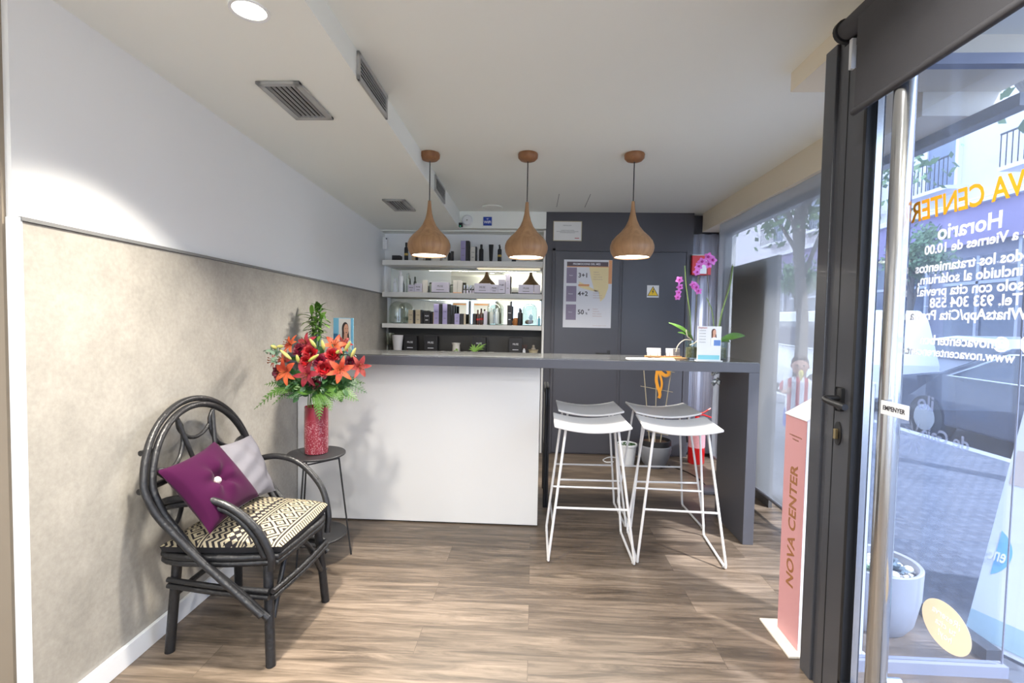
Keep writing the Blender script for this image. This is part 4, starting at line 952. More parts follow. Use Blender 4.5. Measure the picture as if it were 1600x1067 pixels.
def frond(p0, p1, sag, wid, m=M_LEAF, name='fern_frond', k=17):
    p0 = Vector(p0); p1 = Vector(p1); mid = (p0+p1)/2+Vector((0,0,sag)); pts = bez([p0,mid,p1],9); b = MB(); b.tube(pts,.0014,5)
    N = len(pts)
    for i in range(k):
        s_ = (i+1)/(k+1); q = pts[int(s_*(N-1))]; tg = (pts[min(N-1,int(s_*(N-1))+1)]-pts[max(0,int(s_*(N-1))-1)]).normalized()
        L = wid*math.sin(PI*(s_*.82+.18))**.7
        up = Vector((0,-.75,.6)); sd = tg.cross(up).normalized()
        for sgn in (-1,1):
            d_ = (sd*sgn+tg*.55+Vector((0,0,-.18))).normalized(); nn = d_.cross(tg).normalized(); pw = nn.cross(d_)
            w_ = L*.17
            st = q; 
            for seg in range(3):
                a = st+d_*L*seg*.3; c_ = a+d_*L*.34+tg*L*.05; b.bm.faces.new([b.bm.verts.new(p) for p in (a-pw*w_*(1-.25*seg), a+d_*L*.17+pw*w_*1.7*(1-.25*seg)+nn*.001, c_, a+d_*L*.17-pw*w_*1.7*(1-.25*seg))])
    return b.build(name, m, bq, world=True)
core = bp_(762,650,.03)
for (x,y,dp,sag,wd) in ((20,930,.06,.07,.045),(100,640,.02,.03,.045),(180,760,.10,.03,.045),(1400,700,.05,.05,.05),(1340,780,.10,.03,.05),(900,1010,.13,.045,.045),(1030,900,.12,.04,.045),(1200,600,.02,.02,.05),(270,860,.08,.05,.035),(500,760,.13,.01,.04),(650,690,.14,.0,.04),(1340,600,.0,.03,.04),(1180,780,.13,.03,.045),(450,640,.10,.02,.045)):
    frond(core, bp_(x,y,dp), sag, wd, M_LEAF if (x+y)%3 else M_LEAFD)
def leafblob(cs, m, name, L=.04, k=14, rad=.05):
    for c_ in cs:
        b = MB()
        for i in range(k):
            d_ = Vector((random.uniform(-1,1),random.uniform(-1,.4),random.uniform(-.8,1))).normalized(); mx = dirmx(c_+d_*rad*random.random(), d_) @ Matrix.Rotation(random.random()*6,4,'Z') @ Matrix.Rotation(-1.1,4,'Y'); petal(b, mx, L, L*.32, .5, 5)
        b.build(name, m, bq, smooth=True, world=True)
leafblob([bp_(260,240,.05),bp_(330,300,.06),bp_(1120,250,.0)], mat('eucalyptus',(120,146,122),.6), 'eucalyptus_sprig', .03, 14, .035)
leafblob([bp_(600,640,.06),bp_(800,640,.07),bp_(950,540,.05),bp_(500,560,.03),bp_(700,560,.05),bp_(1050,640,.05),bp_(850,480,.02),bp_(600,300,.0),bp_(900,300,.0)], M_LEAFD, 'leaf_sprig', .045, 20, .06)
for i in range(8):
    a = i*PI/4; MB().tube([(TX+.03*math.cos(a),TY+.03*math.sin(a),TZ+.03),(TX+.045*math.cos(a+.6),TY+.045*math.sin(a+.6),TZ+.25),core+Vector((.04*math.cos(a),.03*math.sin(a),.06))],.0025,6).build('stem', M_LEAF, bq, smooth=True, world=True)

# =================================================================== THINGS ON THE BAR
CT = 1.124
# lucky bamboo
t = thing('bamboo_vase','clear glass vase holding the lucky bamboo at the left end of the bar','vase',(-1.435,3.16,CT))
MB().lathe([(0,0),(.034,0),(.036,.004),(.036,.115),(.034,.115),(.034,.008),(0,.006)],32).build('body', M_CLEAR, t, smooth=True)
t = thing('lucky_bamboo','bright green lucky bamboo stalks behind the bouquet','plant',(-1.435,3.16,CT+.008))
for i,(dx,dy,h) in enumerate(((-.012,0,.24),(.010,.008,.28),(.004,-.012,.20),(-.004,.014,.26),(.018,-.004,.22))):
    st = MB().tube([(dx,dy,0),(dx*1.6,dy*1.5,h*.5),(dx*2.4,dy*2,h)],.0055,8).build('stalk', M_LEAF, t, smooth=True)
    b = MB()
    for k in range(28):
        z = h*(.36+.64*k/27); a = random.random()*2*PI; el = random.uniform(-.1,.8)+(.5 if k>23 else 0); L = random.uniform(.05,.09)+(.03 if k>20 else 0)
        mx = Matrix.Translation((dx*(1+1.4*z/h),dy*(1+z/h),z)) @ Matrix.Rotation(a,4,'Z') @ Matrix.Rotation(-el,4,'Y'); petal(b, mx, L, L*.13, .9, 6)
    b.build('leaves', M_LEAF if i%2 else M_LEAFL, st, smooth=True)
def portrait(t, x0, x1, y, z0, z1, hairc=(52,36,34), arms=False, fcx=.62, fcy=.66, s=1.0):
    """flat printed half-length portrait made of thin coloured shapes; generic woman"""
    w_ = x1-x0; h_ = z1-z0
    def el(cx, cz, rx, rz, yy, n=28): return [(x0+w_*(cx+rx*math.cos(2*PI*i/n)), yy, z0+h_*(cz+rz*math.sin(2*PI*i/n))) for i in range(n)]
    sk = mat('printed_skin',(214,160,132),.6); hr = mat('printed_hair_%d' % hairc[0],hairc,.6); wh = mat('printed_white',(240,240,245),.6)
    MB().poly(el(fcx-.02*s,fcy+.02*s,.17*s,.20*s,y)).build('printed_hair', hr, t, world=True)
    MB().poly([(x0+w_*a,y-.0002,z0+h_*c) for a,c in ((fcx-.18*s,fcy),(fcx+.14*s,fcy),(fcx+.2*s,fcy-.36*s),(fcx+.02*s,fcy-.4*s),(fcx-.18*s,fcy-.3*s))]).build('printed_hair', hr, t, world=True)
    MB().poly([(x0+w_*a,y-.0004,z0+h_*c) for a,c in ((fcx-.06*s,fcy-.05*s),(fcx+.08*s,fcy-.05*s),(fcx+.1*s,fcy-.32*s),(fcx-.1*s,fcy-.32*s))]).build('printed_neck', sk, t, world=True)
    MB().poly(el(fcx+.03*s,fcy+.0*s,.12*s,.165*s,y-.0006)).build('printed_face', sk, t, world=True)
    b = MB()
    for q in (-.04,.06): b.poly(el(fcx+.03*s+q*s,fcy+.03*s,.016*s,.010*s,y-.0009,10))
    b.poly(el(fcx+.04*s,fcy-.085*s,.032*s,.012*s,y-.0009,10)); b.build('printed_features', hr, t, world=True)
    MB().poly([(x0+w_*a,y-.0005,z0+h_*c) for a,c in ((fcx-.2*s,fcy-.34*s),(fcx-.06*s,fcy-.28*s),(fcx+.12*s,fcy-.28*s),(min(.98,fcx+.3*s),fcy-.36*s),(min(.98,fcx+.32*s),.06),(fcx-.22*s,.06))]).build('printed_shirt', wh, t, world=True)
t = thing('photo_card','upright card with a printed portrait of a dark-haired woman, behind the bouquet','card',(-1.245,3.20,CT))
MB().box(-1.335,-1.200,3.200,3.204,CT,CT+.225).build('card', mat('card_aqua',(120,186,216),.5), t, world=True, bevel=.001)
MB().box(-1.298,-1.218,3.1990,3.2,CT+.02,CT+.222).build('printed_backdrop', mat('card_cream',(226,222,214),.5), t, world=True)
MB().box(-1.333,-1.305,3.1988,3.2,CT+.01,CT+.12).build('printed_blue', mat('teal_ink',(40,110,150),.5), t, world=True)
portrait(t,-1.335,-1.200,3.1986,CT,CT+.225)
MB().box(-1.31,-1.23,3.204,3.24,CT,CT+.006).build('foot', M_WHITEP, t, world=True)
# card holders, leaflets
for i,(x,lab) in enumerate(((.80,'left wooden card stand with cream cards on the bar'),(.985-.06,'right wooden card stand with black and white cards on the bar'))):
    t = thing('card_stand', lab, 'card holder', (x,3.30,CT), 0, 'wooden business card stands')
    MB().box(-.058,.056,-.02,.02,0,.012,bev=.002).build('base', mat('light_oak',(186,140,92),.5), t)
    b = MB()
    for q in (-.036,.034): b.tube([(q-.012,-.012,.012),(q-.012,-.012,.034),(q+.012,-.012,.034),(q+.012,-.012,.012)],.0012,6)
    b.build('wire_clip', M_GASKET, t)
cd = [('cream business cards in the left wooden stand',.80,M_PAPERW,None),('white business cards with a grey photo in the right wooden stand',.925,M_PAPERW,mat('grey_photo',(110,108,112),.5))]
for lab,x,m,ph in cd:
    t = thing('business_cards', lab, 'cards', (x,3.30,CT+.0125), 0, 'business cards in the stands')
    b = MB(); b.box(-.045,.045,-.006,.004,0,.050, Matrix.Rotation(-.16,4,'X')); b.build('card_stack', m, t)
    if ph: MB().box(.0,.044,-.0072,-.0062,.003,.048, Matrix.Rotation(-.16,4,'X')).build('printed_photo', ph, t)
t = thing('wooden_tray','thin oak tray lying under the card stands on the bar','tray',(.86,3.25,CT)); 
b = MB().lathe([(0,0),(.5,0),(.5,.5),(0,.5)],40); b.bm.free()
MB().box(.83,.995,3.205,3.262,CT,CT+.006,bev=.002).build('tray', mat('light_oak'), t, world=True)
for i,(x,lab) in enumerate(((.665,'left folded white leaflet lying on the bar'),(.815,'right folded white leaflet lying on the bar'))):
    t = thing('leaflet', lab, 'leaflet', (x,3.12,CT), (.15,-.12)[i], 'white leaflets on the bar')
    MB().box(-.07,.07,-.04,.05,0,.0035).build('sheet', M_PAPERW, t); MB().box(-.068,.068,-.038,.048,.0035,.006).build('cover', mat('cream_paper',(224,220,206),.5), t)
# leaflet holder with portrait
t = thing('leaflet_display','upright display card with a seated woman and teal footer on the bar','display card',(1.09,3.10,CT))
ax0,ax1 = 1.018,1.163
MB().box(ax0,ax1,3.100,3.106,CT+.003,CT+.215).build('acrylic_sheet', M_PAPERW, t, world=True)
MB().box(ax0-.006,ax1+.004,3.075,3.125,CT,CT+.004).build('foot', M_WHITEP, t, world=True)
MB().box(ax0+.006,ax1-.008,3.0985,3.1,CT+.008,CT+.035).build('teal_footer', mat('teal_footer',(130,196,204),.5), t, world=True)
text('lettering','Depilacio',.014,mat('red_ink'),t,XZ(ax0+.03,3.098,CT+.205),.0002)
for k in range(5): text('lettering','tractament',.009,M_GREYTRIM,t,XZ(ax0+.03,3.098,CT+.188-.018*k),.0002)
portrait(t,ax0+.045,ax1,3.0985,CT+.085,CT+.212,(92,58,44),fcx=.55,fcy=.72,s=.85)
MB().box(ax0+.10,ax1-.004,3.0975,3.0982,CT+.095,CT+.13).build('printed_laptop', mat('print_blue',(96,130,190),.5), t, world=True)
# orchids
def orchid(x, y, label, vlabel, stems, leaves, flowers, vr=.047, vh=.115):
    v = thing('orchid_vase', vlabel, 'vase', (x,y,CT), 0, 'glass orchid vases on the bar')
    MB().lathe([(0,0),(vr*.95,0),(vr,.005),(vr,vh),(vr-.002,vh),(vr-.002,.01),(0,.008)],36).build('body', M_CLEAR, v, smooth=True)
    o_ = thing('orchid', label, 'orchid', (x,y,CT+.012), 0, 'orchids on the bar')
    b = MB().lathe([(0,0),(vr*.86,0),(vr*.86,vh*.55),(0,vh*.62)],20); b.build('bark', mat('orchid_bark',(92,84,58),.9,vary=.5,vscale=60,bump=1,bscale=70), o_, smooth=True)
    for P, r, m in stems: MB().tube(bez([Vector(p) for p in P],6),r,7).build('flower_stem', m, o_, smooth=True, world=True)
    for a, el, L, w_, roll in leaves:
        b = MB(); mx = Matrix.Translation((0,0,vh*.95)) @ Matrix.Rotation(a,4,'Z') @ Matrix.Rotation(-el,4,'Y') @ Matrix.Rotation(roll,4,'X'); petal(b, mx, L, w_, .9, 9, .35); ob = b.build('leaf', M_LEAF, o_, smooth=True)
    for p, s_ in flowers:
        b = MB(); d_ = Vector((random.uniform(-.4,.4),-1,random.uniform(-.5,.2))); mx = dirmx(Vector(p), d_, random.random())
        for k in range(5): petal(b, mx @ Matrix.Rotation(k*2*PI/5,4,'Z'), s_, s_*.42, .3, 4, .1)
        f = b.build('blossom', mat('orchid_pink',(206,110,196),.5,vary=.4,vscale=40), o_, world=True)
        b = MB(); b.sphere(Vector(p)+d_.normalized()*.006, s_*.3, 1); b.build('lip', mat('orchid_magenta',(150,24,120),.5), f, world=True)
    return o_
ST = mat('orchid_stem',(62,64,44),.6); SG = mat('orchid_green_stem',(96,120,62),.5)
o1 = orchid(1.022,3.20,'pink flowering orchid with thin stakes on the bar, in front of the red wall box','left glass vase with orchid bark and roots on the bar',
  [([(1.01,3.2,CT+.08),(1.0,3.2,1.40),(.965,3.19,1.60),(.95,3.18,1.72)],.0035,SG),([(1.03,3.2,CT+.08),(1.035,3.2,1.45),(1.045,3.2,1.66),(1.06,3.19,1.73),(1.11,3.17,1.76)],.003,ST),([(.998,3.2,CT+.08),(.985,3.2,1.45),(.96,3.2,1.70)],.002,ST)],
  [(PI-.1,.95,.20,.020,-.9),(PI+.25,1.0,.15,.020,-1.0),(PI+.5,.8,.12,.018,-.8)],
  [((1.115,3.16,1.755),.032),((1.09,3.16,1.73),.03),((1.085,3.15,1.775),.03),((1.05,3.16,1.745),.03),((1.03,3.16,1.715),.028),((1.02,3.16,1.68),.026),((1.0,3.16,1.60),.026),((1.03,3.15,1.56),.024),((1.015,3.15,1.585),.026),((.915,3.17,1.63),.026),((.92,3.17,1.585),.024),((.912,3.17,1.55),.024),((.905,3.16,1.52),.022)])
for P in ([(1.0,3.16,CT+.125),(.945,3.13,CT+.125),(.905,3.12,CT+.09),(.893,3.12,CT+.05)],[(1.0,3.16,CT+.13),(.965,3.13,CT+.15),(.955,3.13,CT+.19)],[(1.045,3.15,CT+.135),(1.01,3.12,CT+.11),(.975,3.11,CT+.095)]):
    MB().tube(bez([Vector(p) for p in P],8),.0032,7).build('aerial_root', mat('root_beige',(196,186,160),.7), o1, smooth=True, world=True)
o2 = orchid(1.20,3.22,'orchid with bare stake and one broad arched leaf, rightmost on the bar','right glass vase with orchid roots on the bar',
  [([(1.175,3.22,CT+.08),(1.205,3.22,1.42),(1.25,3.22,1.60),(1.265,3.22,1.73)],.005,SG),([(1.13,3.22,CT+.08),(1.12,3.22,1.5),(1.10,3.22,1.73)],.002,ST),([(1.17,3.22,CT+.10),(1.14,3.2,1.42),(1.10,3.2,1.52)],.003,SG),([(1.185,3.22,CT+.1),(1.22,3.22,1.5),(1.262,3.22,1.74)],.002,ST)],
  [(-.08,.45,.20,.026,1.0),(.3,.2,.12,.02,.9)], [])
# =================================================================== BEHIND THE BAR ON THE FLOOR
t = thing('grey_plant_pot','grey ribbed ceramic pot with a dark rim behind the bar stools','pot',(1.155,4.62,0))
pr = [(0,0),(.075,0),(.10,.03)]+[(.10+.05*math.sin(PI*(k/9)*.62)+(.003 if k%2 else 0), .03+k*.022) for k in range(9)]+[(.138,.215)]
MB().lathe(pr,40).build('body', mat('ribbed_grey_ceramic',(124,126,132),.6,vary=.15,vscale=12), t, smooth=True)
MB().lathe([(.138,.212),(.146,.22),(.146,.262),(.134,.265),(.128,.225),(0,.22)],40).build('rim', M_BLACKM, t, smooth=True)
MB().lathe([(0,.236),(.128,.236)],30).build('soil', mat('bark_mulch',(88,66,50),.9,vary=.6,vscale=60,bump=1,bscale=60), t)
t = thing('plant_trellis','thin cane trellis with an orange ribbon bow standing in the grey pot','trellis',(1.155,4.62,.238))
cane = mat('pale_cane',(178,166,140),.7)
for P in ([(1.10,4.6,.24),(1.02,4.6,.985)],[(1.15,4.6,.24),(1.145,4.6,.99)],[(1.20,4.6,.24),(1.285,4.6,.955)]): MB().tube(P,.0045,6).build('cane', cane, t, world=True)
for P in ([(.99,4.595,.945),(1.31,4.595,.90)],[(1.0,4.595,.765),(1.30,4.595,.715)],[(1.07,4.595,.345),(1.27,4.595,.31)]): MB().tube(P,.003,6).build('crossbar', cane, t, world=True)
OR = mat('orange_ribbon',(236,160,40),.6)
rb = MB()
def ribbon(b, P, w_):
    pts = bez([Vector(p) for p in P],6); q = [Vector((0,0,1)) for _ in pts]
    for i in range(len(pts)-1):
        d_ = (pts[i+1]-pts[i]).normalized(); sd = d_.cross(Vector((0,1,0))).normalized()*w_
        b.quad(pts[i]-sd, pts[i]+sd, pts[i+1]+sd, pts[i+1]-sd)
for P,w_ in (([(1.15,4.585,.93),(1.11,4.56,1.0),(1.08,4.56,.99),(1.14,4.58,.935)],.02),([(1.15,4.585,.93),(1.20,4.56,.95),(1.25,4.56,.90),(1.22,4.57,.87),(1.16,4.58,.915)],.016),([(1.15,4.585,.93),(1.14,4.575,.82),(1.175,4.57,.70),(1.165,4.57,.66)],.014),([(1.155,4.585,.93),(1.19,4.57,.80),(1.17,4.57,.70)],.010)): ribbon(rb,P,w_)
rb.build('ribbon_bow', OR, t, world=True)
t = thing('white_flower_pot','small white pot with tiny green plants beside the grey pot','pot',(.902,4.665,0)); MB().lathe([(0,0),(.072,0),(.092,.185),(.098,.188),(.098,.205),(.088,.205),(.084,.19),(0,.185)],36).build('body', M_WHITEP, t, smooth=True)
b = MB()
for i in range(60):
    a = random.random()*6.28; r = .08*math.sqrt(random.random()); b.sphere((r*math.cos(a),r*math.sin(a),.195),random.uniform(.006,.012),1,(1,1,.7))
tag(b.build('foliage', M_LEAFD, t, smooth=True), kind='stuff')
t = thing('fire_extinguisher','red fire extinguisher standing on the floor right of the grey pot','fire extinguisher',(1.60,4.80,0))
RED = mat('extinguisher_red',(200,26,30),.3,coat=.4)
MB().lathe([(0,0),(.072,0),(.078,.01),(.078,.36),(.07,.40),(.035,.43),(.022,.44),(.022,.46),(0,.46)],32).build('cylinder', RED, t, smooth=True)
MB().lathe([(.0785,.16),(.0785,.32)],32).build('label_sleeve', mat('extinguisher_label',(214,150,156),.5,vary=.2,vscale=60), t, smooth=True)
MB().lathe([(0,.45),(.02,.45),(.02,.48),(.012,.49),(0,.49)],16).build('valve', M_BLACKM, t, smooth=True)
b = MB(); b.tube([(-.03,0,.475),(.05,-.03,.50),(.11,-.04,.545)],.008,8); b.tube([(-.03,0,.47),(.05,-.03,.478),(.12,-.04,.455)],.007,8); b.build('handle', RED, t, smooth=True)
MB().tube(bez([(-.02,0,.48),(-.08,.0,.46),(-.10,0,.36),(-.09,0,.2)],8),.008,8).build('hose', M_BLACKM, t, smooth=True)
t = tag(MB().tube(bez([(1.30,4.66,.006),(1.42,4.45,.006),(1.46,4.2,.006),(1.44,3.95,.006),(1.50,3.75,.006),(1.62,3.6,.006)],8),.005,6).build('power_cable', M_GASKET, loc=(1.42,4.4,0), smooth=True),'thin black cable on the floor beside the bar leg','cable')
t = tag(MB().tube(bez([(.79,4.72,.008),(.72,4.70,.008),(.70,4.78,.008),(.78,4.88,.008),(.88,4.86,.008),(.98,4.90,.008)],8),.006,6).build('white_cable', M_WHITEP, loc=(.8,4.78,0), smooth=True),'loop of white cable on the floor left of the white pot','cable')
t = thing('foil_ornament','small crumpled silver foil ornament hanging under the bar before the pale corner sheet','ornament',(1.235,3.36,1.02))
b = MB()
for i in range(14): b.sphere((random.uniform(-.02,.02),random.uniform(-.01,.01),random.uniform(-.07,.02)),random.uniform(.010,.018),1)
for vv in b.bm.verts: vv.co += Vector([random.uniform(-.004,.004) for _ in range(3)])
b.build('foil', mat('crumpled_foil',(220,228,232),.25,metal=.9), t); MB().tube([(0,0,0),(0,0,.041)],.001,5).build('string', M_GASKET, t)
t = thing('dark_floor_base','low dark grey base plate on the floor behind the bar leg','base',(1.50,3.95,0)); MB().box(-.13,.20,-.06,.10,0,.03,bev=.006).build('plate', M_DARK, t, smooth=True)

# =================================================================== STREET-SIDE GLAZING
# far facade: roller blind over the window, dark board behind it
t = thing('window_1', None, None, (1.83,3.6,0)); struct(t)
b = MB(); b.box(1.86,1.92,2.98,4.98,0,.05); b.box(1.86,1.92,2.98,4.98,2.22,2.27); b.box(1.86,1.92,4.93,4.98,.05,2.22); b.box(1.86,1.92,3.02,3.06,.05,2.22)
b.build('window_frame', M_ALU, t, world=True); MB().box(1.888,1.892,3.06,4.93,.05,2.22).build('window_pane', M_WINGLASS, t, world=True)
t = thing('window_2', None, None, (1.83,2.6,0)); struct(t)
b = MB(); b.box(1.86,1.92,2.02,2.98,0,.05); b.box(1.86,1.92,2.02,2.98,2.22,2.27); b.build('window_frame', M_ALU, t, world=True)
MB().box(1.888,1.892,2.02,3.02,.05,2.22).build('window_pane', M_WINGLASS, t, world=True)
t = thing('roller_screen','translucent grey roller blind covering the side window from ceiling to floor','blind',(1.69,3.7,.12))
b = MB(); Yb = [2.75+i*.09 for i in range(22)]
for i in range(21):
    for j in range(24):
        za, zb = .13+j*.0894, .13+(j+1)*.0894
        f = lambda y,z: (1.69+.007*math.sin(y*6+z*3.2)+.004*math.sin(y*11-z*5),y,z)
        b.quad(f(Yb[i],za),f(Yb[i+1],za),f(Yb[i+1],zb),f(Yb[i],zb))
bmesh.ops.remove_doubles(b.bm, verts=b.bm.verts[:], dist=1e-5); b.build('fabric', M_BLIND, t, smooth=True, world=True)
MB().tube([(1.69,2.74,.125),(1.69,4.65,.125)],.012,10).build('bottom_bar', mat('blind_bar',(120,122,130),.4), t, smooth=True, world=True)
t = thing('window_board','dark grey freestanding board behind the roller blind','board',(1.77,4.05,0))
MB().box(1.76,1.785,3.66,4.47,.0,1.865).build('board', mat('charcoal_board',(94,92,92),.7), t, world=True)
# jog glazing beside the door
t = thing('window_4', None, None, (1.5,1.94,0)); struct(t)
b = MB(); b.box(1.16,1.86,1.925,1.965,0,.045); b.box(1.16,1.86,1.925,1.965,2.33,2.37); b.box(1.850,1.853,1.943,1.949,.045,2.33); b.build('window_frame', mat('blue_grey_aluminium',(140,144,160),.35), t, world=True)
MB().box(1.16,1.83,1.943,1.947,.045,2.33).build('window_pane', M_WINGLASS, t, world=True)
# entrance door: jamb, stile, glass, pull bar, handle
DX = 1.085
t = thing('door_3', None, None, (DX,1.8,0)); struct(t)
def yb(y0, y1, x0, x1, z0, z1, name, m, bevel=.003): return MB().box(x0,x1,y0,y1,z0,z1).build(name, m, t, world=True, bevel=bevel)
yb(1.865,1.935,1.075,1.16,0,2.372,'door_jamb',M_ALU)
yb(1.835,1.865,1.085,1.15,0,2.372,'door_frame',M_ALU)
yb(1.832,1.835,1.082,1.15,0,2.36,'frame_gap',M_GASKET,0)
yb(1.70,1.830,1.078,1.14,.012,2.34,'door_stile',M_ALU)
yb(1.790,1.793,1.0765,1.079,.012,2.34,'stile_groove',M_GASKET,0)
yb(1.685,1.70,1.074,1.135,.12,2.3,'gasket',M_GASKET,.002)
yb(.55,1.70,1.078,1.14,.012,.115,'bottom_rail',M_ALU)
yb(.55,1.70,1.074,1.12,.115,.13,'bottom_gasket',M_GASKET,.002)
yb(.55,1.70,1.078,1.14,2.24,2.34,'top_rail',M_ALU)
g = yb(.58,1.69,1.105,1.112,.12,2.26,'door_glass',M_DOORGLASS,0)
# silver inner edge line of the glass
yb(1.668,1.674,1.098,1.118,.13,2.24,'glass_edge_strip',M_CHROME,0)
pb = MB().tube([(1.035,1.462,.16),(1.035,1.462,2.25)],.027,20).build('pull_bar', M_CHROME, t, smooth=True, world=True)
b = MB()
for z in (.30,2.15): b.cyl((1.035,1.462,z),(1.105,1.462,z),.012)
b.build('bracket', M_CHROME, pb, smooth=True, world=True)
pl = MB().box(1.000,1.005,1.345,1.447,1.103,1.142).build('push_sign', M_WHITEP, t, world=True, bevel=.001)
MB().box(1.005,1.02,1.42,1.444,1.108,1.137).build('sign_clip', M_WHITEP, pl, world=True)
YZn = lambda y, z, x: frame_mx((x,y,z),(0,-1,0),(0,0,1))      # reads correctly from inside (seen looking towards +X)
YZm = lambda y, z, x: frame_mx((x,y,z),(0,1,0),(0,0,1))       # reads correctly from the street
text('push_lettering','EMPENYER',.0175,M_DARKINK,pl,YZn(1.396,1.1225,.9995),.0003,bold=.0003)
h = MB(); h.box(1.068,1.078,1.735,1.775,1.055,1.14,bev=.012); h.build('handle_rose', M_GASKET, t, smooth=True, world=True)
h = MB(); h.tube(bez([(1.078,1.755,1.10),(1.04,1.755,1.10),(1.02,1.75,1.098),(1.018,1.72,1.093),(1.018,1.635,1.088)],6),.0105,10); h.build('door_handle', M_GASKET, t, smooth=True, world=True)
k = MB().lathe([(0,0),(.02,0),(.02,.004),(0,.004)],24,sy=1.0); k.bm.transform(Matrix.Translation((1.078,1.762,.975)) @ Matrix.Rotation(-PI/2,4,'Y') @ Matrix.Diagonal((2.1,1,1,1))); lk = k.build('lock_plate', M_GASKET, t, smooth=True, world=True)
MB().box(1.062,1.075,1.757,1.767,.955,.992,bev=.003).build('lock_cylinder', mat('brass',(170,150,110),.3,metal=.8), lk, world=True)
# lettering on the door glass (mirrored: it faces the street)
GX = 1.1035; WI = mat('frosted_white_vinyl',(240,244,255),.7); GO = mat('gold_orange_vinyl',(240,165,30),.5)
def gl_text(s_, ystart, z, size, m, bold=0, shear=0, width=1): return text('glass_lettering', s_, size, m, t, frame_mx((GX,ystart,z),(0,1,0),(0,0,1)) @ Matrix.Identity(4), .0004, bold=bold, shear=shear, align='RIGHT', width=width)
gl_text('VA CENTER',1.507,1.684,.080,GO,.0015,.12,.80)
gl_text('N',1.085,1.69,.080,GO,.0015,.12,.80)
b = MB()
for i in range(24):
    a = i*2*PI/24; b.tube([(GX,1.135+.028*math.cos(a),1.695+.028*math.sin(a)),(GX,1.135+.040*math.cos(a),1.695+.040*math.sin(a))],.0012,4)
b.tube([(GX,1.135+.022*math.cos(i*PI/12),1.695+.022*math.sin(i*PI/12)) for i in range(24)],.005,6,True); b.build('glass_sun_logo', WI, t, world=True)
gl_text('Horario',1.411,1.611,.058,WI,.0012); gl_text('Lunes a Viernes de 10.00',1.453,1.569,.036,WI,.0008)
for k, (s_, e_) in enumerate((('Todos los tratamientos',1.484),('incluido al solárium,',1.472),('solo con cita previa!',1.474),('Tel. 933 304 558',1.425),('WhatsApp/Cita Previa',1.494))):
    gl_text(s_, e_, 1.520-.0335*k, .038, WI, .0008)
gl_text('@novacenterbcn',1.453,1.317,.038,WI,.0008); gl_text('www.novacenterencant.com',1.567,1.284,.034,WI,.0006)
b = MB(); 
def rrect(y0,y1,z0,z1): return [(GX,y0,z0+.01),(GX,y0+.01,z0),(GX,y1-.01,z0),(GX,y1,z0+.01),(GX,y1,z1-.01),(GX,y1-.01,z1),(GX,y0+.01,z1),(GX,y0,z1-.01)]
b.tube(rrect(1.118,1.158,1.298,1.338),.003,6,True); b.tube([(GX,1.138+.011*math.cos(i*PI/8),1.318+.011*math.sin(i*PI/8)) for i in range(16)],.0022,6,True); b.build('glass_camera_icon', WI, t, world=True)
FW = glassy('faint_frosting',(225,232,245),.02,haze=.22,hazecol=(235,240,255))
for s_, y_, z_, sz in (('ilo',1.42,1.14,.06),('de',1.33,1.06,.045),('de Gaia',1.40,1.055,.05)): 
    if s_ != 'de': gl_text(s_, y_+.03, z_, sz, FW, .001)
b = MB()
for i in range(10):
    a = i*2*PI/10; b.poly([(GX,1.455+.012*math.cos(a),1.035+.012*math.sin(a)),(GX,1.455+.035*math.cos(a-.13),1.035+.035*math.sin(a-.13)),(GX,1.455+.052*math.cos(a),1.035+.052*math.sin(a)),(GX,1.455+.035*math.cos(a+.13),1.035+.035*math.sin(a+.13))])
b.build('glass_flower_mark', FW, t, world=True)
# round orange sticker on the glass
b = MB(); b.poly([(1.1030,1.315+.078*math.cos(i*PI/24),.563+.062*math.sin(i*PI/24)) for i in range(48)], (-.0004,0,0)); st = b.build('round_sticker', mat('apricot_sticker',(255,236,208),.5,emit=0), t, world=True); st['label'] = 'round apricot sticker low on the glass'
for k, s_ in enumerate(('¡Reserva','tu cita','hoy!')): text('sticker_lettering',s_,.026,M_WHITEINK,st,frame_mx((1.1022,1.315,.588-.026*k),(0,1,0),(0,0,1)),.0002)
# door roller blind
t = thing('door_roller_blind','charcoal roller blind pulled a little way down over the glass door','blind',(1.03,1.3,2.3))
MB().tube([(1.03,1.735,2.345),(1.03,.60,2.345)],.032,20).build('roller_tube', M_BLINDOPAQUE, t, smooth=True, world=True)
MB().tube([(1.03,1.75,2.345),(1.03,1.735,2.345)],.040,20).build('end_cap', M_GASKET, t, smooth=True, world=True)
MB().box(1.002,1.004,.62,1.635,2.04,2.345).build('fabric', M_BLINDOPAQUE, t, world=True)
MB().tube([(1.003,1.64,2.035),(1.003,.615,2.035)],.011,10).build('bottom_bar', M_BLINDOPAQUE, t, smooth=True, world=True)
b = MB(); b.box(1.05,1.077,1.72,1.735,2.22,2.29); b.box(1.035,1.05,1.715,1.73,2.21,2.31); b.build('bracket', M_WHITEP, t, world=True, bevel=.002)

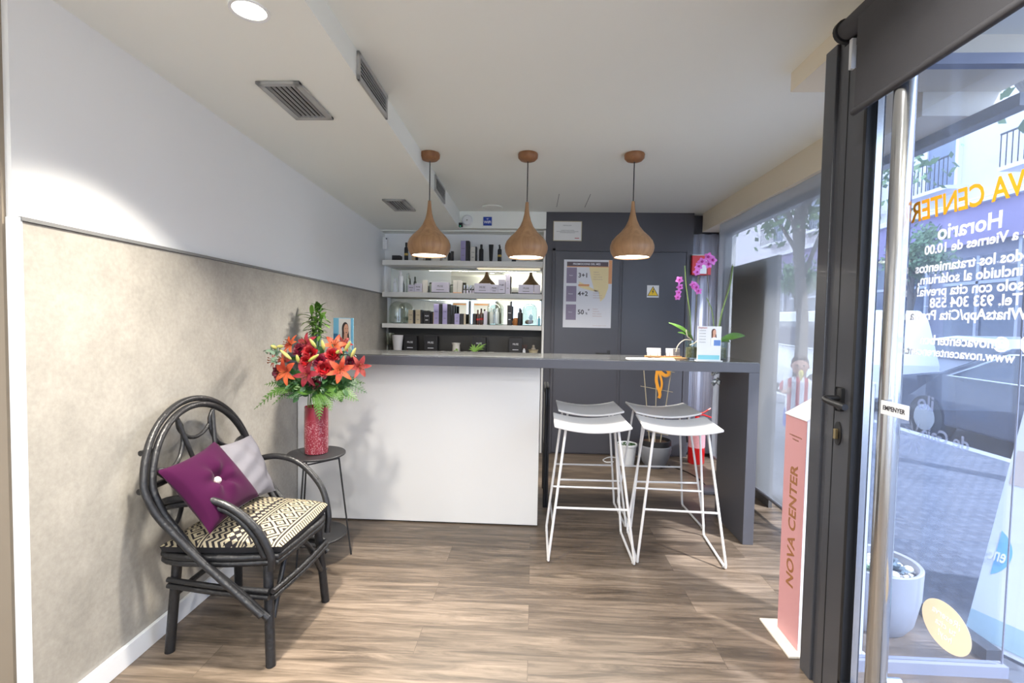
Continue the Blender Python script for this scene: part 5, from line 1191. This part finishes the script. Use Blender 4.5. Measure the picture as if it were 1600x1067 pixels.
# =================================================================== PINK TOTEM INSIDE THE ENTRY
t = thing('pink_display_totem','tall pink and white card totem with bronze lettering by the glass door','display stand',(1.22,2.12,0))
MB().box(1.06,1.39,1.985,2.245,0,.008).build('base_plate', mat('cream_card',(222,214,200),.6), t, world=True, bevel=.001)
xa,xb,ya,yb_ = 1.112,1.372,2.02,2.185; zl, zr = .965, 1.125
b = MB(); b.poly([(xa,ya,.008),(xb,ya,.008),(xb,ya,zr),(xa,ya,zl)],(0,.0015,0)); b.poly([(xa,yb_,.008),(xa,yb_,zl),(xb,yb_,zr),(xb,yb_,.008)],(0,-.0015,0)); b.box(xb-.0015,xb,ya,yb_,.008,zr); b.build('white_body', mat('white_card',(238,238,242),.5), t, world=True)
b = MB(); b.poly([(xa-.004,ya-.004,zl),(xb+.004,ya-.004,zr+.003),(xb+.004,yb_+.004,zr+.003),(xa-.004,yb_+.004,zl)],(0,0,.004)); b.build('sloping_top', mat('white_card'), t, world=True)
MB().box(xa-.001,xa+.001,ya,yb_,.008,zl).build('pink_side', M_PINK, t, world=True)
text('lettering','NOVA CENTER',.078,M_BRONZE,t,frame_mx((xa-.0016,2.098,.50),(0,0,1),(0,1,0)),.0003,bold=.0014,shear=.0,width=.98)
text('lettering','TU CENTRO DE ESTETICA',.0085,M_BRONZE,t,frame_mx((xa-.0016,2.10,.885),(0,-1,0),(0,0,1)),.0002); text('lettering','Y BIENESTAR',.0085,M_BRONZE,t,frame_mx((xa-.0016,2.10,.87),(0,-1,0),(0,0,1)),.0002)
MB().box(1.17,1.26,2.08,2.12,1.005,1.04).build('card_slot', mat('white_card'), t, world=True)

# =================================================================== SUCCULENT PLANTER OUTSIDE THE GLASS
t = thing('concrete_planter','large round grey concrete planter beside the entry glass','planter',(1.585,2.28,0))
MB().lathe([(0,0),(.125,0),(.150,.04),(.172,.16),(.176,.285),(.172,.29),(.160,.285),(.156,.24),(0,.24)],48).build('pot', mat('smooth_concrete',(176,176,180),.7,vary=.08,vscale=5), t, smooth=True)
b = MB()
for i in range(150):
    a = random.random()*6.28; r = .152*math.sqrt(random.random()); b.sphere((r*math.cos(a),r*math.sin(a),.250),random.uniform(.007,.013),1,(1,1,.8))
tag(b.build('gravel', mat('white_gravel',(232,232,228),.8), t, smooth=True), kind='stuff')
t2 = []
for i,(x,y,r,c_,lab) in enumerate(((-.05,-.07,.045,(110,150,110),'green rosette succulent at the left of the planter'),(.055,-.05,.048,(120,140,150),'grey-blue rosette succulent in the middle of the planter'),(.09,.04,.042,(130,146,156),'grey-blue rosette succulent at the right of the planter'),(-.06,.05,.05,(120,90,100),'purplish succulent at the back left of the planter'))):
    s_ = thing('succulent', lab, 'plant', (1.585+x,2.28+y,.262), 0, 'succulents in the concrete planter'); b = MB()
    for ring, (k, el, L) in enumerate(((8,.25,1),(7,.6,.85),(5,1.0,.7),(3,1.3,.5))):
        for j in range(k): mx = Matrix.Rotation(j*2*PI/k+ring*.5,4,'Z') @ Matrix.Rotation(-el,4,'Y'); petal(b, mx, r*L*1.1, r*.30, -.4 if 0 else .15, 5, .3)
    b.build('rosette', mat('succulent_%d' % i,c_,.6), s_, smooth=True)
for i,(x,y,r) in enumerate(((.01,-.105,.020),(.115,-.045,.018))):
    o = MB().sphere((0,0,0),r,2,(1.2,1,.85)).build('white_pebble', mat('white_gravel'), loc=(1.585+x,2.28+y,.268), smooth=True, keep=True); tag(o,'large white pebble among the succulents, %s one' % ('left','right')[i],'pebble','pebbles in the concrete planter')

# =================================================================== STREET
struct(MB().box(-6, 4.9, -9, -3.2, -.14, -.012).build('sidewalk_front', mat('far_paving',(140,142,148),.8)), 'pavement in front of the shop window', 'pavement')
struct(MB().box(1.86, 4.9, -3.2, 26,-.14,-.012).build('sidewalk', paving()), 'grey tiled pavement outside the shop', 'pavement')
struct(MB().box(4.9,5.05,-6,26,-.26,-.01).build('kerb', mat('kerb_stone',(150,152,156),.8)), 'stone kerb at the edge of the pavement', 'kerb')
struct(MB().box(5.05,10.9,-6,40,-.40,-.24).build('road', mat('asphalt',(92,94,100),.85,vary=.15,vscale=20)), 'asphalt street outside', 'road')
struct(MB().box(10.9,14.2,-6,40,-.3,-.1).build('far_sidewalk', mat('far_paving',(140,142,148),.8)), 'pavement on the far side of the street', 'pavement')
struct(MB().box(1.92,2.25,2.6,40,2.75,3.4).build('own_fascia', mat('lilac_render',(168,160,184),.7)), 'overhanging fascia of the own building', 'fascia')
# building opposite
bl = thing('opposite_building','pale building across the street with dark shopfronts, violet fascia and balconies','building',(14.2,14,0))
MB().box(14.2,15.2,0,40,4.5,16).build('facade', mat('pale_render',(214,208,212),.8,vary=.06,vscale=.6), bl, world=True)
MB().box(14.25,15.2,0,40,-.1,4.5).build('shopfront_wall', mat('grey_stone',(120,120,134),.7), bl, world=True)
MB().box(13.95,14.25,0,40,4.1,5.3).build('violet_fascia', mat('violet_fascia',(132,118,152),.7), bl, world=True)
for i in range(9):
    y = 1.5+i*3.4; w_ = MB().box(14.2,14.28,y,y+2.6,.3,3.7).build('shop_window', mat('dark_shop_glass',(70,80,98),.1), bl, world=True)
    b = MB(); b.box(14.12,14.22,y-.1,y,.0,4.1); b.box(14.12,14.22,y+1.25,y+1.35,.3,3.7); b.box(14.12,14.22,y,y+2.6,2.8,2.9); b.build('window_frame', mat('shop_frame',(170,172,184),.5), w_, world=True)
for fl in range(2):
    for i in range(8):
        y = 2.2+i*3.8; z = 6.1+fl*3.6; w_ = MB().box(14.1,14.22,y,y+1.2,z,z+2.3).build('window', mat('window_slate',(110,120,140),.3), bl, world=True)
        b = MB(); b.box(14.05,14.2,y-.12,y,z,z+2.4); b.box(14.05,14.2,y+1.2,y+1.32,z,z+2.4); b.box(14.05,14.2,y-.12,y+1.32,z+2.3,z+2.45); b.build('surround', mat('stone_surround',(224,220,224),.7), w_, world=True)
        b = MB(); b.box(13.5,14.2,y-.4,y+1.6,z-.12,z); b.build('balcony', mat('stone_surround'), bl, world=True)
        b = MB()
        for k in range(12): b.box(13.52,13.54,y-.38+k*.178,y-.36+k*.178,z,z+.95)
        b.box(13.5,13.56,y-.4,y+1.6,z+.93,z+.97); b.build('balcony_railing', M_BLACKM, bl, world=True)
b = MB(); b.box(13.75,14.2,0,40,5.3,5.42); b.box(13.85,14.2,0,40,5.46,5.52); b.build('cornice', mat('stone_surround'), bl, world=True)
# trees along the kerb
def tree(x, y, h, r, label, seed):
    random.seed(seed); t = thing('street_tree', label, 'tree', (x,y,-.012), 0, 'trees along the street')
    tr = mat('tree_bark',(112,104,96),.9,bump=1,bscale=12); base = Vector((0,0,0))
    MB().tube(bez([(0,0,0),(.05,.05,h*.3),(-.06,.1,h*.62),(.05,0,h*.85)],8),[.11-.002*i for i in range(25)],10).build('trunk', tr, t, smooth=True)
    cs = []
    for k in range(9):
        a = k*.7+random.random(); e_ = Vector((r*.75*math.cos(a),r*.75*math.sin(a),h*(.72+.3*random.random()))); s_ = Vector((0,.05,h*(.42+.04*k))); MB().tube(bez([s_,(s_+e_)/2+Vector((0,0,.2)),e_],6),[.04-.0025*i for i in range(13)],7).build('branch', tr, t, smooth=True); cs += [e_,(s_+e_)/2+Vector((0,0,.25))]
    b = MB()
    for c_ in cs:
        for i in range(130):
            d_ = Vector((random.gauss(0,1),random.gauss(0,1),random.gauss(0,.7))); p = c_+d_*r*.24; n_ = Vector((random.uniform(-1,1),random.uniform(-1,1),random.uniform(-.3,1))).normalized(); u_ = n_.orthogonal().normalized(); w_ = n_.cross(u_); s = random.uniform(.05,.10)
            b.quad(p-u_*s,p-w_*s*.5,p+u_*s,p+w_*s*.5)
    tag(b.build('foliage', mat('tree_leaves',(112,140,96),.6,vary=.3,vscale=2), t), kind='stuff'); return t
tree(4.55,8.6,5.0,1.5,'leafy street tree at the kerb, seen through the roller blind',3)
tree(4.55,4.4,5.4,1.6,'nearer street tree whose branches hang across the top of the door glass',5)
tree(11.5,15.5,4.2,.8,'street tree on the far pavement seen through the door glass',8)
tree(11.5,22.0,4.2,.8,'furthest street tree down the far pavement',9)
random.seed(21)
def car(x, yc, L, Wd, prof, win, label, m, wheels, zg=-.24):
    """prof: silhouette (along, height); win: list of window outlines; the car points along the street"""
    t = thing('parked_car', label, 'car', (x,yc,zg), 0, 'cars parked along the street')
    belt = win[0][0][1]; top = max(p[1] for p in prof)
    def hw(z): return Wd/2*(1-.04*max(0,.35-z)) if z <= belt else Wd/2*(1-.24*(z-belt)/(top-belt))
    b = MB(); A = [b.bm.verts.new((-hw(z),y,z)) for y,z in prof]; B = [b.bm.verts.new((hw(z),y,z)) for y,z in prof]; n = len(prof)
    for i in range(n): b.bm.faces.new((A[i],A[(i+1)%n],B[(i+1)%n],B[i]))
    fa = b.bm.faces.new(A[::-1]); fb = b.bm.faces.new(B); bmesh.ops.triangulate(b.bm, faces=[fa,fb]); b.build('body', m, t, smooth=False, bevel=.03)
    for w_ in win:
        for s in (-1,1):
            b = MB(); b.poly([(s*(hw(z)+.012),y,z) for y,z in w_],(-s*.01,0,0)); p = b.build('side_window', mat('car_glass',(58,66,80),.08,coat=.3), t)
            if s < 0: MB().tube([(s*(hw(z)+.018),y,z) for y,z in w_],.012,6,True).build('chrome_trim', M_CHROME, p, smooth=True)
    for y in wheels:
        for s in (-1,1):
            b = MB().tube([(s*(Wd/2-.20),y,.31),(s*(Wd/2+.01),y,.31)],.31,24); wq = b.build('wheel', M_GASKET, t, smooth=True)
            MB().tube([(s*(Wd/2+.005),y,.31),(s*(Wd/2+.02),y,.31)],.19,18).build('hubcap', M_GRILLE, wq, smooth=True)
    for y in (L/2-.05,-L/2+.02):
        for s in (-1,1): MB().box(s*Wd*.36-.12,s*Wd*.36+.12,y-.02,y+.04,.62,.76,bev=.02).build('lamp', mat('car_lamp',(200,190,195),.2), t, smooth=True)
    return t
hatch = [(-2.1,.25),(-2.15,.6),(-2.05,.95),(-1.75,1.08),(-1.45,1.28),(-.6,1.40),(.3,1.36),(1.1,1.0),(1.9,.86),(2.12,.62),(2.1,.25)]
hw_ = [[(-1.70,.93),(-1.45,1.2),(-.6,1.33),(.25,1.28),(.95,.95)]]
car(6.55,6.0,4.2,1.75,[(a,c) for a,c in hatch],hw_,'dark grey-blue hatchback parked nearest outside the door',mat('car_slate_blue',(38,46,66),.25,coat=.6),(-1.3,1.3))
van = [(-2.2,.25),(-2.25,.9),(-2.15,1.75),(-2.0,1.92),(1.0,1.92),(1.5,1.35),(2.1,1.15),(2.25,.7),(2.2,.25)]
car(6.6,11.6,4.5,1.8,van,[[(-2.0,1.12),(-1.95,1.7),(.9,1.7),(1.3,1.2)]],'white van parked beyond the dark hatchback, seen through the roller blind',mat('car_white',(226,228,234),.3,coat=.5),(-1.4,1.4))
car(9.6,10.2,4.3,1.8,[(-a,c+.05) for a,c in hatch][::-1],[[(-a,c+.05) for a,c in hw_[0]]],'white car standing in the middle of the street behind the hatchback',mat('car_white'),(-1.3,1.3))
car(6.6,17.5,4.5,1.8,van,[[(-2.0,1.12),(-1.95,1.7),(.9,1.7),(1.3,1.2)]],'pale grey van furthest along the kerb',mat('car_silver',(190,196,206),.3,coat=.5),(-1.4,1.4))
# white A-board
t = thing('pavement_sign','tall white leaning advertising board with blue circle, outside the door at the right edge','sign board',(2.25,2.15,0))
bx = frame_mx((1.925,2.20,0),(.4108,-.9117,0),(.330,.1487,.9322))
MB().box(0,.62,0,1.45,-.012,.0,bx).build('panel', mat('board_white',(228,234,240),.5), t, world=True)
def fl(pts, name, m, z=.001): MB().poly([tuple(bx @ Vector((a,c,z))) for a,c in pts]).build(name, m, t, world=True)
# the printed side faces the shop glass
fl([(max(0,-.034+.12*math.cos(i*PI/16)),.39+.12*math.sin(i*PI/16)) for i in range(-5,6)],'blue_circle',mat('print_cyan',(120,190,230),.5))
text('lettering','enc',.085,M_WHITEINK,t,bx @ Matrix.Translation((.040,.38,.003)) @ Matrix.Diagonal((.5,1,1,1)) @ Matrix.Rotation(PI,4,'Y'),.0004,bold=.0015)
for a0 in (.015,.09,.3,.45): fl([(a0,.70),(a0+.06,.70),(a0+.06,.86),(a0,.86)],'printed_photo',mat('faded_photo',(206,196,192),.6))
text('lettering','Depilacio laser',.04,M_GREYTRIM,t,bx @ Matrix.Translation((.30,.80,.003)) @ Matrix.Rotation(PI,4,'Y'),.0004)
fl([(0,.02),(.62,.02),(.62,.12),(0,.12)],'blue_footer',mat('pale_cyan',(176,206,214),.5))
MB().box(0.0,.62,0,1.40,-.012,.0,frame_mx((2.83,2.61,0),(.4108,-.9117,0),(-.3517,-.1585,.9225))).build('rear_panel', mat('board_white'), t, world=True)

# =================================================================== CHILD ON THE PAVEMENT
def child(loc, rz):
    t = thing('person','child in a red and white striped top and blue shorts standing on the pavement outside','person',loc,rz)
    sk = mat('skin',(206,160,138),.6); V_ = [(0,0,.50),(0,0,.62),(0,-.005,.74),(0,0,.80),(0,-.005,.84)]
    me = bpy.data.meshes.new('body'); vs = []; es = []; rad = []
    def add(p, r, par=None):
        vs.append(p); rad.append(r); i = len(vs)-1
        if par is not None: es.append((par,i))
        return i
    pel = add((0,0,.50),.085); sp1 = add((0,0,.62),.085,pel); ch = add((0,0,.72),.09,sp1); nk = add((0,0,.80),.04,ch); hd0 = add((0,-.005,.84),.04,nk)
    for s in (-1,1):
        hp = add((s*.055,0,.46),.062,pel); kn = add((s*.062,-.01,.27),.043,hp); an = add((s*.065,.01,.06),.028,kn); add((s*.068,-.06,.03),.026,an)
        shd = add((s*.11,0,.765),.036,ch)
        if s < 0: el = add((s*.155,.0,.64),.028,shd); wr = add((s*.12,-.11,.66),.021,el); hdv = add((s*.10,-.14,.68),.022,wr)
        else: el = add((s*.165,.0,.63),.028,shd); wr = add((s*.21,-.05,.53),.021,el); hdv = add((s*.225,-.065,.50),.022,wr)
        for f in range(4): q = add((vs[hdv][0]+(f-1.5)*.010,vs[hdv][1]-.012,vs[hdv][2]+(.02 if s<0 else -.02)),.0065,hdv); add((vs[q][0],vs[q][1]-.008,vs[q][2]+(.012 if s<0 else -.015)),.0055,q)
        q = add((vs[hdv][0]-s*.022,vs[hdv][1]-.004,vs[hdv][2]+(.004 if s<0 else -.004)),.0065,hdv)
    me.from_pydata(vs, es, []); o = bpy.data.objects.new('body', me); COL.objects.link(o); o.parent = t
    md = o.modifiers.new('skin','SKIN'); 
    for i, r in enumerate(rad): me.skin_vertices[0].data[i].radius = (r, r*.85)
    me.skin_vertices[0].data[0].use_root = True
    md2 = o.modifiers.new('sub','SUBSURF'); md2.levels = 2; md2.render_levels = 2
    dg = bpy.context.evaluated_depsgraph_get(); dg.update(); nm = bpy.data.meshes.new_from_object(o.evaluated_get(dg)); o.modifiers.clear(); o.data = nm; nm.materials.clear(); nm.materials.append(sk)
    bm = bmesh.new(); bm.from_mesh(nm)
    # head with nose, ears joined to the body mesh
    tmp = MB(); tmp.sphere((0,-.005,.935),.092,3,(.86,.98,1.12)); tmp.sphere((0,-.097,.925),.014,2,(.8,1,1.1))
    for s in (-1,1): tmp.sphere((s*.082,0,.93),.018,2,(.4,.9,1.3))
    m_ = bpy.data.meshes.new('x'); tmp.bm.to_mesh(m_); tmp.bm.free(); bm.from_mesh(m_); bm.to_mesh(nm); bm.free(); nm.polygons.foreach_set('use_smooth',[True]*len(nm.polygons))
    MB().sphere((0,.012,.968),.092,3,(.90,1.0,.95)).sphere((0,-.045,1.015),.045,2,(1.3,.8,.5)).build('hair', mat('brown_hair',(86,64,50),.8), t, smooth=True)
    b = MB()
    for s in (-1,1): b.sphere((s*.032,-.090,.945),.009,2,(1.2,.6,.8))
    b.build('eye', M_DARKINK, t); MB().sphere((0,-.088,.893),.016,2,(1.3,.5,.45)).build('mouth', mat('lips',(180,100,96),.6), t, smooth=True)
    m = bpy.data.materials.new('striped_jersey'); m.use_nodes = True; n = m.node_tree.nodes; l = m.node_tree.links
    tc = n.new('ShaderNodeTexCoord'); sp = n.new('ShaderNodeSeparateXYZ'); l.new(tc.outputs['Object'], sp.inputs[0]); a = n.new('ShaderNodeMath'); a.operation = 'MULTIPLY'; a.inputs[1].default_value = 13; l.new(sp.outputs[0], a.inputs[0])
    f = n.new('ShaderNodeMath'); f.operation = 'FRACT'; l.new(a.outputs[0], f.inputs[0]); g = n.new('ShaderNodeMath'); g.operation = 'GREATER_THAN'; g.inputs[1].default_value = .55; l.new(f.outputs[0], g.inputs[0])
    mx = n.new('ShaderNodeMix'); mx.data_type = 'RGBA'; mx.inputs[6].default_value = lin((236,236,242)); mx.inputs[7].default_value = lin((190,40,60)); l.new(g.outputs[0], mx.inputs[0]); l.new(mx.outputs[2], n['Principled BSDF'].inputs['Base Color']); n['Principled BSDF'].inputs['Roughness'].default_value = .8
    b = MB().lathe([(.135,.40),(.130,.50),(.122,.62),(.130,.72),(.125,.77),(.09,.80),(.05,.815)],28,(0,0,0),1,.80)
    for s in (-1,1): b.tube([(s*.09,0,.775),(s*.135,0,.72),(s*.16,0,.655)],[.052,.048,.044],14,caps=False)
    b.build('striped_top', m, t, smooth=True)
    b = MB()
    for s in (-1,1): b.tube([(s*.05,0,.47),(s*.062,0,.38),(s*.068,-.005,.27)],[.082,.078,.072],16,caps=False)
    b.build('shorts', mat('blue_shorts',(60,80,180),.8), t, smooth=True)
    for s in (-1,1): MB().sphere((s*.068,-.03,.035),.04,2,(.8,1.7,.75)).build('shoe', M_PAPERW, t, smooth=True)
    return t
child((2.87,5.40,-.012), -.42)
o = MB().lathe([(0,-.055),(.008,-.05),(.018,.0),(.024,.02),(.02,.05),(0,.06)],14).build('yellow_ice_cream', mat('yellow_ice',(236,220,110),.5), loc=(2.81,5.26,.83), smooth=True, keep=True)
tag(o,'yellow ice cream held up by the child outside','ice cream')
